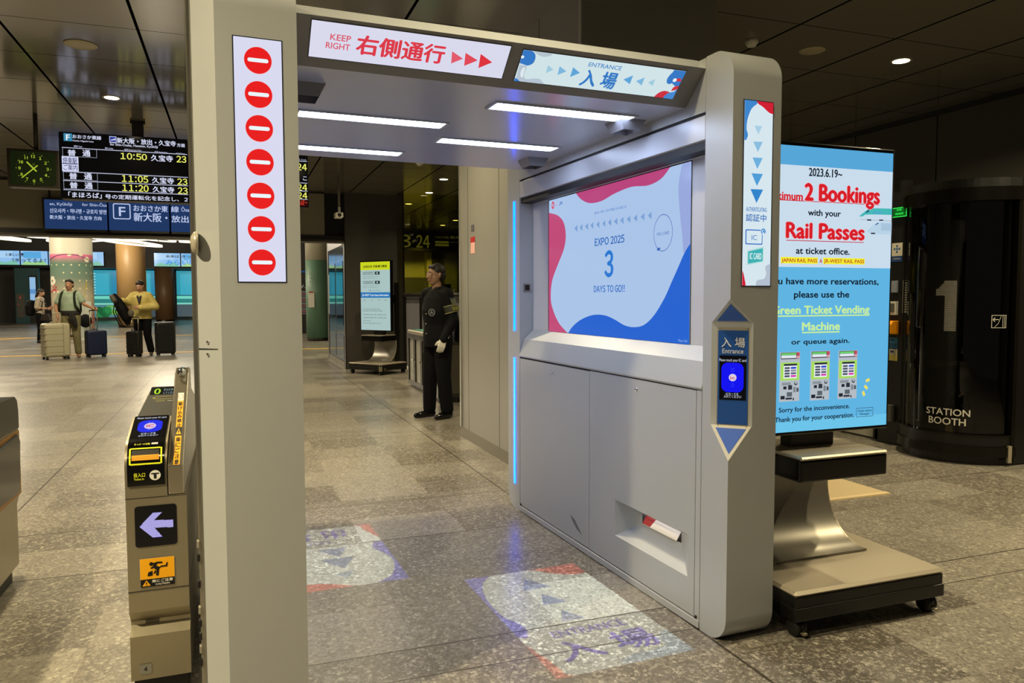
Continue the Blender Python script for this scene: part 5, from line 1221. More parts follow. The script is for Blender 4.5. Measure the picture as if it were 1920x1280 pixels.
# ================================================================== pillars and fittings of the hall
def pillar(name, x, y, r, mt, label, z1=5.2, parts=None):
    t = world_thing(name, label, 'pillar', (x, y, 0))
    MB().lathe([(r, .09), (r, z1)], (x, y, 0), mt, 48).build('shaft', t)
    MB().lathe([(r-.02, 0), (r-.02, .10)], (x, y, 0), M_dsteel, 32).build('skirting', t)
    return t
mp = mat('printed_wrap', '#cccccc', .5); N, L, b = nodes(mp)
g = N.new('ShaderNodeNewGeometry'); sx = N.new('ShaderNodeSeparateXYZ'); L.new(g.outputs['Position'], sx.inputs[0])
r_ = N.new('ShaderNodeValToRGB'); L.new(mathn(N, L, 'DIVIDE', sx.outputs[2], 5.2), r_.inputs[0])
cr = r_.color_ramp; cr.elements[0].position = 0; cr.elements[0].color = lin('#d8cfc0'); cr.elements[1].position = 1; cr.elements[1].color = lin('#c8c4b4')
for p, c in ((.26, '#d8cfb8'), (.33, '#a8a890'), (.40, '#72887a'), (.49, '#587868'), (.515, '#8a7a74'), (.535, '#c8648c'), (.552, '#d87a98'), (.5535, '#c8c4b4')): e_ = cr.elements.new(p); e_.color = lin(c)
L.new(r_.outputs[0], b.inputs['Base Color'])
PXc, PYc, PR = -5.32, 30.5, .66
t = pillar('wrapped_pillar', PXc, PYc, PR, mp, 'round pillar with a pink and green printed wrap behind the traveller in green')
class WrapBoard(Board):
    def P(s, u, v, l): a = math.radians(-90)+u/PR; return Vector((PXc+(PR+.004+l*.003)*math.cos(a), PYc+(PR+.004+l*.003)*math.sin(a), v))
d = WrapBoard((0, 0, 0), (1, 0, 0), (0, 0, 1), (0, -1, 0), ink)
for i in range(-4, 5):
    for j in range(5):
        u, v = i*.24+.1, 2.50-j*.27
        if i < -1 and j > 0: continue
        s_ = .045; d.poly([(u, v+s_), (u+.010, v+.010), (u+s_, v), (u+.010, v-.010), (u, v-s_), (u-.010, v-.010), (u-s_, v), (u-.010, v+.010)], '#e8e0b8', 1)
for u, v, r in ((.05, 2.86, .07), (.40, 2.84, .06), (.62, 2.70, .10)): d.circ(u, v, r, '#d8d0b8', 1, 16)
for k in range(22):
    u = -.78+k*.075; v0 = 2.86-.30*(u*1.1)**2; u2 = u+.075; v2 = 2.86-.30*(u2*1.1)**2; d.line(u, v0, u2, v2, .018, '#2c2c5a', 2)
for k in range(7):
    a = k*PI/3.2; d.circ(-.62+.11*math.cos(a), 1.95+.11*math.sin(a), .07, '#dcd8c8', 1, 12)
for k in range(26):
    d.circ(-.8+.45*random.random(), 1.55+.25*random.random(), .035, ['#b03a3c', '#d8c8b8', '#c86a6a'][k % 3], 1, 8)
for k in range(46):
    d.circ(.25+.75*random.random(), .15+.6*random.random(), .04, ['#a8283c', '#d8a8b0', '#c8485c'][k % 3], 1, 8)
d.poly([(.42, 1.25), (.56, 1.95), (.80, 1.30), (.7, 1.1)], '#b8a848', 1); d.ring(.33, 1.02, .13, .02, '#a8b0a0', 1, 24)
d.build('printed_pattern', bpy.data.objects['shaft'])
M_w1 = wood('light_wood', '#8c6f44', '#a8875a'); M_w2 = wood('brown_wood', '#6f5236', '#84643f')
pillar('wood_pillar', -4.42, 39.2, .62, M_w1, 'round light wood pillar just left of the traveller in the yellow jacket')
pillar('wood_pillar', -3.78, 49.0, .53, M_w2, 'round darker wood pillar between hall windows, above the large black suitcase', 3.1)
mg2 = mat('sage_green', '#4f6f5c', .5); t = pillar('green_pillar', 2.50, 24.6, .36, mg2, 'round sage green pillar with a cream top seen through the gate beside the post', 2.60)
M_cr = mat('cream_metal', '#a8a494', .35, .3); MB().lathe([(.362, 2.52), (.362, 4.4)], (2.50, 24.6, 0), M_cr, 32).build('upper_shaft', t)
MB().box(2.18, 2.36, 24.22, 24.245, 1.05, 1.55, M_white).build('notice', t); MB().box(2.2, 2.34, 24.21, 24.22, 1.5, 1.54, mat('notice_red', '#9a2f38', .5)).build('notice_band', t)
d = Board((0, 24.23, 0), (1, 0, 0), (0, 0, 1), (0, -1, 0), ink)
for s_, z_ in (('DELI', 2.05), ('NEXT', 1.93), ('EAT', 1.82)): d.text(s_, 2.22, z_, 2.44, z_+.06, '#8f9a8c', 1, .01)
d.build('lettering', t)
struct(MB().box(2.85, 4.2, 24.9, 25.1, 0, 2.5, mat('khaki_wall', '#5c563e', .55)).box(2.4, 4.2, 24.5, 25.1, 2.5, 2.62, M_cr), 'wall_khaki')
# suspended ring lights
def ringlight(x, y, z, r, i):
    t = world_thing('ring_light', ['wide', 'small', 'tilted'][i % 3]+' white hoop light hanging in the hall', 'hanging light', (x, y, z), 'hoop lights of the hall')
    tor = []
    tl = (.06, -.10, .03)[i % 3]
    m_ = MB(); n_ = 40
    rs = []
    for k in range(n_):
        a = 2*PI*k/n_; c = Vector((x+r*math.cos(a), y+r*math.sin(a), z+tl*r*math.cos(a))); o_ = Vector((math.cos(a), math.sin(a), 0))
        rs.append([c+o_*.05+Vector((0, 0, .035)), c+o_*.05-Vector((0, 0, .035)), c-o_*.05-Vector((0, 0, .035)), c-o_*.05+Vector((0, 0, .035))])
    rs.append(rs[0]); m_.rings(rs, mat('hoop_light', '#ffffff', .4, 0, '#fff0d0', 1.7), True, False); m_.build('hoop', t)
    w_ = MB()
    for k in range(3):
        a = 2*PI*k/3; w_.tube([(x+r*math.cos(a), y+r*math.sin(a), z+tl*r*math.cos(a)), (x+r*.2*math.cos(a), y+r*.2*math.sin(a), 5.2)], .012, M_dsteel, 5)
    w_.build('wire', t)
for i, (x, y, z, r) in enumerate(((-10.2, 37.5, 3.95, 1.2), (-8.6, 34.5, 3.72, 1.15), (-7.0, 37.2, 4.0, 1.1), (-11.3, 34.2, 3.78, 1.0), (-9.3, 31.2, 3.50, .85), (-4.1, 35.4, 3.86, 1.25), (-5.6, 32.9, 3.80, .95), (-3.6, 32.0, 3.44, 1.05), (-1.9, 34.4, 3.84, .95), (-1.0, 31.6, 3.56, .85), (-1.6, 37.4, 4.1, 1.3), (-12.6, 31.6, 3.62, .9), (-6.9, 41.5, 4.15, 1.3), (-3.9, 40.6, 4.25, 1.3))): ringlight(x, y, z, r, i)
o = bpy.data.lights.new('hall_light', 'AREA'); 
bpy.data.lights.remove(o)
# long banner of screens over the windows
def banner(x0, x1, label, txt, i):
    t = world_thing('banner_screen', label, 'screen', ((x0+x1)/2, 49.4, 3.2), 'banner screens above the hall windows')
    box('frame', x0-.04, x1+.04, 49.35, 49.6, 3.18, 4.04, M_black, t)
    d = Board((0, 49.33, 0), (1, 0, 0), (0, 0, 1), (0, -1, 0)); d.step = .008; d.clip = (x0, 3.22, x1, 4.0)
    d.rect(x0, 3.22, x1, 4.0, '#8fc0ec', 1); w_ = x1-x0
    d.blob(K([(x0, 3.2)])+[(x0+w_*.2, 3.42), (x0+w_*.5, 3.36), (x0+w_*.8, 3.46)]+K([(x1, 3.2)]), ['#7cc0a8', '#9ad08c', '#a0c8b0'][i % 3], 2)
    d.rect(x0+w_*.1, 3.6, x0+w_*.75, 3.95, ['#a8cff0', '#58a8dc', '#b8d4ec'][i % 3], 1.5)
    d.clip = None
    for s_, a, b_, c_, e_, col in txt: d.text(s_, x0+a*w_, 3.22+b_*.78, x0+c_*w_, 3.22+e_*.78, col, 4, .03)
    d.build('screen', t)
NV, SB = '#1c2a4c', '#2f8fe0'
xs_ = (-12.9, -11.03, -9.12, -7.2)
banner(-12.5, -11.15, 'bright blue banner screen at the left edge of the picture', [('と楽しい', .52, .62, .98, .82, NV), ('て待', .72, .2, .98, .46, NV)], 0)
banner(-11.09, -9.78, 'bright banner screen with a line of dark characters, left of the wrapped pillar', [('！', .0, .62, .12, .82, NV), ('ってるよ！', .02, .18, .92, .46, NV)], 1)
banner(-9.72, -8.40, 'banner screen mostly hidden by the wrapped pillar', [('さ', .1, .18, .2, .40, NV)], 2)
banner(-8.34, -6.98, 'banner screen showing just right of the wrapped pillar', [], 0)
banner(-4.33, -2.93, 'banner screen with large pale blue characters, right of the wood pillar', [('未来は', .45, .66, .97, .86, NV), ('みら', .46, .12, .97, .48, SB)], 0)
banner(-2.87, -1.47, 'banner screen cut off by the left gate post', [('きっと', .02, .66, .60, .86, NV), ('い駅', .05, .12, .6, .48, SB)], 1)
# lift front and tall screen at the left end of the hall
t = world_thing('lift_front', 'dark teal metal lift front at the far left of the hall', 'lift', (-10.1, 48.0, 0))
box('panel', -11.15, -10.0, 48.1, 48.3, 0, 3.0, mat('teal_metal', '#2f5558', .35, .3), t); box('call_panel', -11.08, -10.72, 48.05, 48.1, .3, 1.6, mat('steel_dim', '#5c5850', .4, .5), t)
MB().box(-10.92, -10.88, 48.04, 48.05, 1.35, 1.43, glow('#d03030')).box(-11.03, -10.99, 48.04, 48.05, .98, 1.03, glow('#a02828')).build('indicator', bpy.data.objects['call_panel'])
t = world_thing('slim_screen', 'tall slim lit screen on the dark teal wall behind the woman with the backpack', 'screen', (-10.26, 47.9, 0))
box('frame', -10.44, -10.10, 47.93, 48.06, 0, 2.6, M_black, t); b = Board((0, 47.925, 0), (1, 0, 0), (0, 0, 1), (0, -1, 0)); b.step = .006; b.rect(-10.41, 1.05, -10.13, 2.5, '#8fb8dc', 1); b.rect(-10.41, 1.6, -10.13, 1.85, '#5c90c4', 2); b.build('display', t)

# ================================================================== people
M_sk = mat('_tmp', '#888888')
def lerp(a, b, t): return Vector(a)*(1-t)+Vector(b)*t
class Fuse:
    """closed lumps melted into one continuous skin"""
    def __init__(s): s.b = MB()
    def cap(s, p0, r0, p1, r1, n=14):
        p0, p1 = Vector(p0), Vector(p1); d = (p1-p0); L_ = d.length; d.normalize()
        up = Vector((0, 0, 1)) if abs(d.z) < .9 else Vector((1, 0, 0)); a = d.cross(up).normalized(); b = d.cross(a)
        rs = []
        for k in range(6): t = math.radians(-84+84*k/5); rs.append((p0+d*r0*math.sin(t), r0*math.cos(t)))
        rs.append((lerp(p0, p1, .5), (r0+r1)/2))
        for k in range(6): t = math.radians(84*k/5); rs.append((p1+d*r1*math.sin(t), r1*math.cos(t)))
        s.b.rings([[c+(a*math.cos(2*PI*j/n)+b*math.sin(2*PI*j/n))*r for j in range(n)] for c, r in rs], M_sk); return s
    def chain(s, pts):
        for (p, r), (q, t) in zip(pts, pts[1:]): s.cap(p, r, q, t)
        return s
    def ell(s, c, r): s.b.ball(c, r, M_sk, 18, 12); return s
    def loft(s, secs, n=22):
        rs = [[(cx+rx*math.cos(2*PI*j/n), cy+ry*math.sin(2*PI*j/n), z) for j in range(n)] for cx, cy, z, rx, ry in secs]
        s.b.rings(rs, M_sk); return s
    def build(s, name, parent, mt, voxel=.008, smooth=5, xf=None):
        o = s.b.build(name+'_raw', None)
        if xf: o.data.transform(xf)
        md = o.modifiers.new('r', 'REMESH'); md.mode = 'VOXEL'; md.voxel_size = voxel; md.use_smooth_shade = True
        sm = o.modifiers.new('s', 'SMOOTH'); sm.factor = .5; sm.iterations = smooth
        bpy.context.view_layer.update(); dg = bpy.context.evaluated_depsgraph_get()
        me = bpy.data.meshes.new_from_object(o.evaluated_get(dg)); bpy.data.objects.remove(o)
        me.materials.clear(); me.materials.append(mt); me.name = name
        for p in me.polygons: p.use_smooth = True; p.material_index = 0
        q = bpy.data.objects.new(name, me); COL.objects.link(q)
        if parent is not None: q.parent = parent
        return q
def hand(f, w, d, side_v, r=1., curl=.5, thumb=None):
    """palm and five bent fingers; d = pointing direction, side_v = towards the thumb, palm faces d x side"""
    w, d, s_ = Vector(w), Vector(d).normalized(), Vector(side_v).normalized(); nrm = d.cross(s_).normalized(); s_ = nrm.cross(d).normalized()
    for k in (-1, 0, 1): f.cap(w+s_*k*.020, .016*r, w+d*.075+s_*k*.026, .014*r, 10)
    for k, ln in ((-1.5, .062), (-.5, .075), (.5, .080), (1.5, .072)):
        b = w+d*.082+s_*k*.0195; a1, a2, a3 = curl*.7, curl*1.6, curl*2.3
        p = b
        for i, (fr, a) in enumerate(((.42, a1), (.32, a2), (.26, a3))):
            q = p+(d*math.cos(a)+nrm*math.sin(a))*ln*fr; f.cap(p, (.0092-.0008*i)*r, q, (.0088-.001*i)*r, 8); p = q
    b = w+d*.022+s_*.026; q1 = b+(d*.6+s_*.75+nrm*.25).normalized()*.036; q2 = q1+(d*.85+s_*.25+nrm*.45).normalized()*.030
    f.cap(b, .013*r, q1, .0105*r, 8); f.cap(q1, .0105*r, q2, .009*r, 8)
def person(label, loc, rz, P, group=None):
    t = thing('person', label, 'person', loc, rz, group)
    H = P.get('H', 1.70); sc = H/1.70; ln = Vector((0, P.get('lean', 0), 0)); vx = P.get('voxel', .008)
    g = lambda k, d: Vector(P.get(k, d))
    J = {}
    for s_, n in ((1, 'L'), (-1, 'R')):
        J['sh'+n] = g('sh'+n, (s_*.175, 0, 1.385))+ln; J['el'+n] = g('el'+n, (s_*.225, .02, 1.10)); J['wr'+n] = g('wr'+n, (s_*.235, -.04, .855))
        J['hd'+n] = g('hd'+n, (0, -.15, -1)); J['th'+n] = g('th'+n, (-s_*.3, -1, 0))
        J['hp'+n] = g('hp'+n, (s_*.09, 0, .90)); J['kn'+n] = g('kn'+n, (s_*.10, -.01, .48)); J['an'+n] = g('an'+n, (s_*.105, .02, .075)); J['ft'+n] = g('ft'+n, (s_*.12, -.15, .03))
    hy = math.radians(P.get('head_yaw', 0)); hp_ = math.radians(P.get('head_down', 0))
    neck = Vector((0, .005, 1.43))+ln; hc = neck+Vector((0, -.02-.06*math.sin(hp_), .165-.02*math.sin(hp_)))
    HM = Matrix.Translation(hc) @ Matrix.Rotation(hy, 4, 'Z') @ Matrix.Rotation(hp_, 4, 'X')
    S = Matrix.Scale(sc, 4)
    f = Fuse()
    wd = P.get('girth', 1.)
    f.loft([(0, .0, .84, .13*wd, .10), (0, 0, .93, .165*wd, .115*wd), (ln.x*.3, ln.y*.3, 1.06, .140*wd, .10*wd), (0, ln.y*.7-.005, 1.22, .155*wd, .108*wd), (0, ln.y*.95, 1.36, .165, .09), (0, ln.y, 1.43, .075, .06)])
    f.cap(neck-Vector((0, 0, .05)), .06, neck+Vector((0, -.008, .08)), .05)
    for n in 'LR':
        f.cap(lerp(J['sh'+n], neck, .55), .060, J['sh'+n], .056); f.cap(J['sh'+n], .052, J['el'+n], .040); f.cap(J['el'+n], .040, J['wr'+n], .026)
        hand(f, J['wr'+n], J['hd'+n], J['th'+n], 1.05, P.get('curl'+n, .45))
        f.cap(J['hp'+n], .088*wd, J['kn'+n], .056); f.cap(J['kn'+n], .056, lerp(J['kn'+n], J['an'+n], .3)+Vector((0, .015, 0)), .055); f.cap(lerp(J['kn'+n], J['an'+n], .3)+Vector((0, .015, 0)), .055, J['an'+n], .036)
        f.cap(J['an'+n]+Vector((0, .01, -.025)), .029, J['ft'+n]+Vector((0, .03, .006)), .019)
    # head: skull, jaw, nose, brows, lips, ears
    for c, r in (((0, .012, .035), (.077, .096, .088)), ((0, -.018, -.035), (.062, .070, .075)), ((0, -.045, -.082), (.036, .034, .030)), ((0, -.080, -.008), (.050, .020, .050))):
        b = MB(); b.ball(c, r, M_sk, 18, 12); f.b.add([HM @ Vector(v) for v in b.v], b.f, M_sk)
    hh = lambda x, y, z: HM @ Vector((x, y, z))
    f.cap(hh(0, -.092, .018), .009, hh(0, -.112, -.022), .012, 8); f.cap(hh(-.010, -.103, -.026), .008, hh(.010, -.103, -.026), .008, 8)
    f.cap(hh(-.030, -.090, .028), .009, hh(.030, -.090, .028), .009, 8); f.cap(hh(-.016, -.090, -.058), .007, hh(.016, -.090, -.058), .007, 8)
    for s_ in (-1, 1): f.cap(hh(s_*.078, .012, .012), .014, hh(s_*.074, .010, -.020), .010, 8)
    skin = mat('skin_'+P.get('skin', 'a87c60').strip('#'), '#'+P.get('skin', 'a87c60').strip('#'), .55)
    f.build('body', t, skin, vx, 3, S)
    def small(name, mt, fn):
        b = MB(); fn(b); b.v = [tuple(S @ (HM @ Vector(v))) for v in b.v]; return b.build(name, t)
    for s_ in (-1, 1):
        small('eye', mat('eye_white', '#d8d4cc', .2), lambda b: (b.ball((s_*.030, -.0905, .010), (.011, .007, .007), MATS['eye_white'], 10, 7), b.ball((s_*.030, -.0965, .010), .0045, mat('iris', '#1c120c', .2), 8, 6)))
        small('eyebrow', mat('brow', '#15100c', .8), lambda b: b.tube([(s_*.016, -.100, .034), (s_*.032, -.099, .040), (s_*.047, -.090, .034)], [.003, .004, .002], MATS['brow'], 6))
    small('mouth', mat('lips', '#8a4c42', .5), lambda b: b.tube([(-.022, -.089, -.058), (0, -.0975, -.056), (.022, -.089, -.058)], [.002, .0048, .002], MATS['lips'], 6))
    # hair
    f = Fuse(); hs = P.get('hair', 'short')
    for c, r in (((0, .022, .050), (.084, .100, .085)), ((0, .055, .0), (.078, .066, .075))):
        b = MB(); b.ball(c, r, M_sk, 18, 12); f.b.add([HM @ Vector(v) for v in b.v], b.f, M_sk)
    f.cap(hh(-.04, -.050, .092), .024, hh(.04, -.050, .092), .024, 8)
    if hs == 'long': f.chain([(hh(0, .07, -.02), .06), (hh(0, .075, -.12), .055), (hh(0, .08, -.18), .035)])
    f.build('hair', t, mat('hair_'+P.get('hair_c', '14100d'), '#'+P.get('hair_c', '14100d'), .6), vx, 2, S)
    return t, J, S, ln, HM
def trousers(t, J, S, mt, wd=1., vx=.01, low=.06, k=1.):
    f = Fuse(); f.loft([(0, 0, .84, .15*wd, .11), (0, 0, .93, .178*wd, .125*wd), (0, 0, 1.02, .160*wd, .118*wd), (0, 0, 1.03, .10, .08)])
    for n in 'LR':
        a = Vector(J['an'+n]); f.cap(J['hp'+n], .105*wd, J['kn'+n], .078*k); f.cap(J['kn'+n], .078*k, Vector((a.x, a.y, max(a.z, low)+.03)), .068*k)
    return f.build('trousers', t, mt, vx, 5, S)
def shoes(t, J, S, mt, vx=.007):
    for n in 'LR':
        a, ft = Vector(J['an'+n]), Vector(J['ft'+n]); d = Vector((ft.x-a.x, ft.y-a.y, 0)).normalized(); base = a.z-.075
        f = Fuse(); f.cap(Vector((a.x, a.y, .042+base))-d*.035, .040, Vector((a.x, a.y, .04+base))+d*.10, .038); f.cap(Vector((a.x, a.y, .036+base))+d*.07, .037, Vector((a.x, a.y, .030+base))+d*.165, .029)
        f.cap(Vector((a.x, a.y, .04+base)), .038, Vector((a.x, a.y, .075+base)), .040)
        o = f.build('shoe', t, mt, vx, 2, S)
        for v in o.data.vertices: v.co.z = max(v.co.z, .001)

# ---- the guard
M_navy = speck('uniform_navy', '#07080b', '#0b0c10', 40, .8)
M_navy.node_tree.nodes['Principled BSDF'].inputs['Specular IOR Level'].default_value = .15
P = dict(H=1.70, skin='8a6a54', lean=-.01, head_yaw=-8, voxel=.0065,
         elL=(.235, .03, 1.10), wrL=(.215, -.10, .885), hdL=(-.08, -.28, -1), thL=(-.5, -.9, .1), curlL=.55,
         elR=(-.225, .05, 1.10), wrR=(-.21, .03, .865), hdR=(.05, -.1, -1), thR=(.5, -.9, .1), curlR=.5,
         anL=(.11, .035, .075), ftL=(.13, -.14, .03), anR=(-.10, -.05, .075), ftR=(-.14, -.21, .03), knL=(.10, -.005, .48), knR=(-.09, -.045, .48))
gd, J, S, ln, HM = person('guard in dark uniform with armband, badges and white gloves standing beside the grey pier', (2.14, 8.23, 0), math.radians(-66), P)
trousers(gd, J, S, M_navy, 1.05, .009, .06, 1.08); shoes(gd, J, S, mat('polished_black', '#060606', .18))
f = Fuse(); f.loft([(0, .0, .80, .185, .150), (0, 0, .90, .190, .155), (0, 0, 1.05, .172, .145), (0, -.02, 1.20, .188, .150), (0, -.01, 1.34, .185, .115), (0, 0, 1.42, .13, .085), (0, 0, 1.45, .07, .06)])
for n in 'LR': f.cap(lerp(J['sh'+n], (0, 0, 1.43), .5), .070, J['sh'+n], .074); f.cap(J['sh'+n], .074, J['el'+n], .064); f.cap(J['el'+n], .064, lerp(J['el'+n], J['wr'+n], .95), .048)
jk = f.build('jacket', gd, M_navy, .008, 5, S)
f = Fuse(); f.loft([(0, .005, 1.40, .075, .070), (0, 0, 1.47, .064, .062)]); f.build('collar', gd, mat('collar_white', '#15161c', .7), .006, 2, S)
for n in 'LR':
    f = Fuse(); hand(f, J['wr'+n], J['hd'+n], J['th'+n], 1.32, P['curl'+n]); f.cap(Vector(J['wr'+n])-Vector(J['hd'+n]).normalized()*.03, .031, J['wr'+n], .032)
    f.build('glove', gd, mat('glove_white', '#cfcbbd', .7), .0055, 2, S)
# badges: armband and sleeve stripes on the left sleeve, round badge on the chest
a_, b_ = Vector(J['shL']), Vector(J['elL'])
def onsleeve(t0, t1, rr, name, mt):
    m_ = MB(); m_.tube([lerp(a_, b_, t0), lerp(a_, b_, t1)], rr, mt, 20, False); m_.v = [tuple(S @ Vector(v)) for v in m_.v]; return m_.build(name, jk)
onsleeve(.44, .72, .0755, 'armband', mat('armband_dark', '#23251c', .6)); onsleeve(.435, .46, .0765, 'armband_edge', mat('armband_gold', '#8c8a5c', .6)); onsleeve(.70, .725, .0765, 'armband_edge', MATS['armband_gold'])
# chevrons and the armband lettering lie on the side of the sleeve
mid = lerp(a_, b_, .58); out_ = Vector((1, 0, .12)).normalized(); vv = (a_-b_).normalized(); uu = vv.cross(out_).normalized()
d = Board(mid+out_*.0775, uu*1, vv, out_, ink); d.step = .001
if d.U.cross(d.V).dot(d.N) < 0: d.U = -d.U
d.rect(-.045, -.030, .045, .032, '#16170f', 1); d.frame(-.045, -.030, .045, .032, .004, '#8c8a5c', 2); d.text('警備', -.036, -.018, .034, .020, '#8f8c3c', 3, .02); d.v = [tuple(S @ Vector(v)) for v in d.v]; d.build('armband_lettering', jk)
mid = lerp(a_, b_, .24); d = Board(mid+out_*.0765, uu*1, vv, out_, ink); d.step = .001
if d.U.cross(d.V).dot(d.N) < 0: d.U = -d.U
for k in range(4): d.line(-.034, -.030+k*.017, 0, -.042+k*.017, .007, ['#8f9488', '#8c9058', '#8f9488', '#5c6a72'][k], 2); d.line(.034, -.030+k*.017, 0, -.042+k*.017, .007, ['#8f9488', '#8c9058', '#8f9488', '#5c6a72'][k], 2)
d.v = [tuple(S @ Vector(v)) for v in d.v]; d.build('sleeve_patch', jk)
bb = Vector((.085, -.148, 1.185)); nn = Vector((.45, -.9, 0)).normalized(); d = Board(bb+nn*.006, nn.cross(Vector((0, 0, 1)))*-1, (0, 0, 1), nn, ink); d.step = .001
if d.U.cross(d.V).dot(d.N) < 0: d.U = -d.U
d.circ(0, 0, .040, '#8f949c', 1); d.circ(0, 0, .034, '#23262c', 2)
for a in (90, 210, 330): d.line(0, 0, .022*math.cos(math.radians(a)), .022*math.sin(math.radians(a)), .006, '#9aa0a8', 3)
d.v = [tuple(S @ Vector(v)) for v in d.v]; d.build('round_badge', jk)
for k in range(2):
    m_ = MB(); p = S @ (lerp(J['elL'], J['wrL'], .80+.09*k)+Vector((.047, .02, 0))); m_.ball(p, .006, M_alu, 8, 6); m_.build('cuff_button', jk)
for k in range(3):
    m_ = MB(); m_.ball(S @ Vector((0, -.162-(.006 if k == 1 else 0), .95+.11*k)), .008, M_alu, 8, 6); m_.build('button', jk)
# shoulder bag with radio behind the hip
R66 = Matrix.Rotation(math.radians(-66), 4, 'Z')
def gwp(x, y, z): v = R66 @ Vector((x, y, z)); return (v.x+2.14, v.y+8.23, z)
bg = thing('shoulder_bag', 'small black bag with an aerial worn behind the hip of the guard', 'bag', gwp(.10, .235, .84), math.radians(-66))
f = Fuse(); f.loft([(0, 0, 0, .085, .055), (0, 0, .04, .10, .07), (0, 0, .20, .09, .06), (0, 0, .25, .06, .04)]); f.build('pouch', bg, mat('bag_black', '#0c0c0d', .6), .007, 3)
MB().tube([(.04, 0, .24), (.07, .02, .42)], .005, M_black, 6).build('aerial', bg); MB().tube([(-.06, -.03, .22), (-.10, -.10, .42), (-.02, -.05, .60)], .008, M_black, 6).build('strap', bg)

# ---- travellers
def simple_shirt(t, J, S, mt, ln, wd=1., sleeve=1., hem=.88, sr=.06, name='shirt', vx=.011):
    f = Fuse(); f.loft([(0, 0, hem, .172*wd, .125*wd), (0, ln.y*.2, 1.0, .165*wd, .122*wd), (0, ln.y*.6, 1.18, .178*wd, .130*wd), (0, ln.y*.95, 1.34, .178*wd, .110*wd), (0, ln.y, 1.42, .12, .078), (0, ln.y, 1.45, .07, .06)])
    for n in 'LR':
        f.cap(lerp(J['sh'+n], Vector((0, 0, 1.43))+ln, .5), .066, J['sh'+n], .068)
        if sleeve < 1: f.cap(J['sh'+n], .068, lerp(J['sh'+n], J['el'+n], sleeve), sr)
        else: f.cap(J['sh'+n], .068, J['el'+n], sr); f.cap(J['el'+n], sr, lerp(J['el'+n], J['wr'+n], sleeve-1), sr*.82)
    return f.build(name, t, mt, vx, 5, S)
VX = .010
# woman with backpack looking at a phone
P = dict(H=1.62, skin='9a765c', hair='long', head_down=22, lean=-.01, voxel=VX, elL=(.20, .03, 1.12), wrL=(.06, -.24, 1.10), hdL=(-.45, -.8, .15), thL=(0, 0, 1), curlL=.6,
         elR=(-.20, .03, 1.12), wrR=(-.05, -.25, 1.08), hdR=(.4, -.85, .15), thR=(0, 0, 1), curlR=.6)
pa, J, S, ln, HM = person('person in white blouse with a large black backpack, looking at a phone', (-5.48, 26.35, 0), math.radians(82), P)
trousers(pa, J, S, mat('trouser_black', '#0a0a0b', .8), .92, VX, .09, .85); shoes(pa, J, S, mat('shoe_dark', '#1c1613', .5), VX)
simple_shirt(pa, J, S, speck('blouse', '#8c8474', '#a09884', 14), ln, .98, .95, .86, .062, 'blouse', VX)
def place(obj_thing, parent_loc, rz, off):
    v = Matrix.Rotation(rz, 4, 'Z') @ Vector(off); obj_thing.location = (parent_loc[0]+v.x, parent_loc[1]+v.y, parent_loc[2]+off[2]); obj_thing.rotation_euler = (0, 0, rz)
bpk = thing('backpack', 'large black backpack worn by the woman looking at her phone', 'backpack'); place(bpk, (-5.48, 26.35, 0), math.radians(82), (0, .25, .82))
f = Fuse(); f.loft([(0, 0, 0, .15, .08), (0, 0, .06, .20, .135), (0, 0, .30, .20, .15), (0, 0, .44, .15, .11), (0, 0, .48, .06, .05)]); f.build('pack', bpk, mat('pack_black', '#08080a', .7), .011, 4)
for s_ in (-1, 1): MB().tube([(s_*.12, -.08, .42), (s_*.13, -.24, .50), (s_*.13, -.37, .42), (s_*.14, -.34, .20), (s_*.16, -.14, .10)], .016, MATS['pack_black'], 7).build('strap', bpk)
hb = thing('handbag', 'small dark brown handbag at the hip of the woman looking at her phone', 'bag'); place(hb, (-5.48, 26.35, 0), math.radians(82), (-.14, -.20, .68))
MB().prism([(-.16, 0), (.16, 0), (.10, .20), (-.10, .20)], 'x', -.04, .04, mat('bag_brown', '#1c120c', .45)).build('body', hb, .02); MB().tube([(0, -.08, .19), (0, -.02, .5), (.02, .12, .68)], .008, MATS['bag_brown'], 6).build('strap', hb)
ph = thing('phone', 'red phone held up by the woman with the large backpack', 'phone'); place(ph, (-5.48, 26.35, 0), math.radians(82), (0, -.36, 1.08))
MB().box(-.04, .04, -.075, .075, .0, .012, mat('phone_red', '#8c2c30', .4)).build('body', ph, .004); MB().box(-.035, .035, -.07, .07, .012, .0135, glow('#6a7488')).build('glass', ph)
# traveller in green
P = dict(H=1.76, skin='a87c5c', head_yaw=0, lean=-.005, voxel=VX, girth=1.12, elL=(.29, -.02, 1.17), wrL=(.50, -.10, 1.08), hdL=(.9, -.2, -.25), thL=(0, -.3, 1), curlL=.8,
         elR=(-.285, -.02, 1.13), wrR=(-.20, -.16, .90), hdR=(.25, -.35, -1), thR=(.5, -.8, 0), curlR=.8, anL=(.13, .02, .075), ftL=(.19, -.12, .03), knL=(.12, -.02, .48))
pb, J, S, ln, HM = person('person in pale green T-shirt and khaki trousers between a cream and a navy suitcase', (-3.50, 19.72, 0), math.radians(-10), P)
trousers(pb, J, S, speck('khaki', '#6c6644', '#7c7650', 10), 1.08, VX, .09, 1.02); shoes(pb, J, S, mat('shoe_tan', '#8c6a4a', .6), VX)
simple_shirt(pb, J, S, speck('tshirt_green', '#8ea088', '#9cae96', 9), ln, 1.12, .62, .94, .072, 'tshirt', VX)
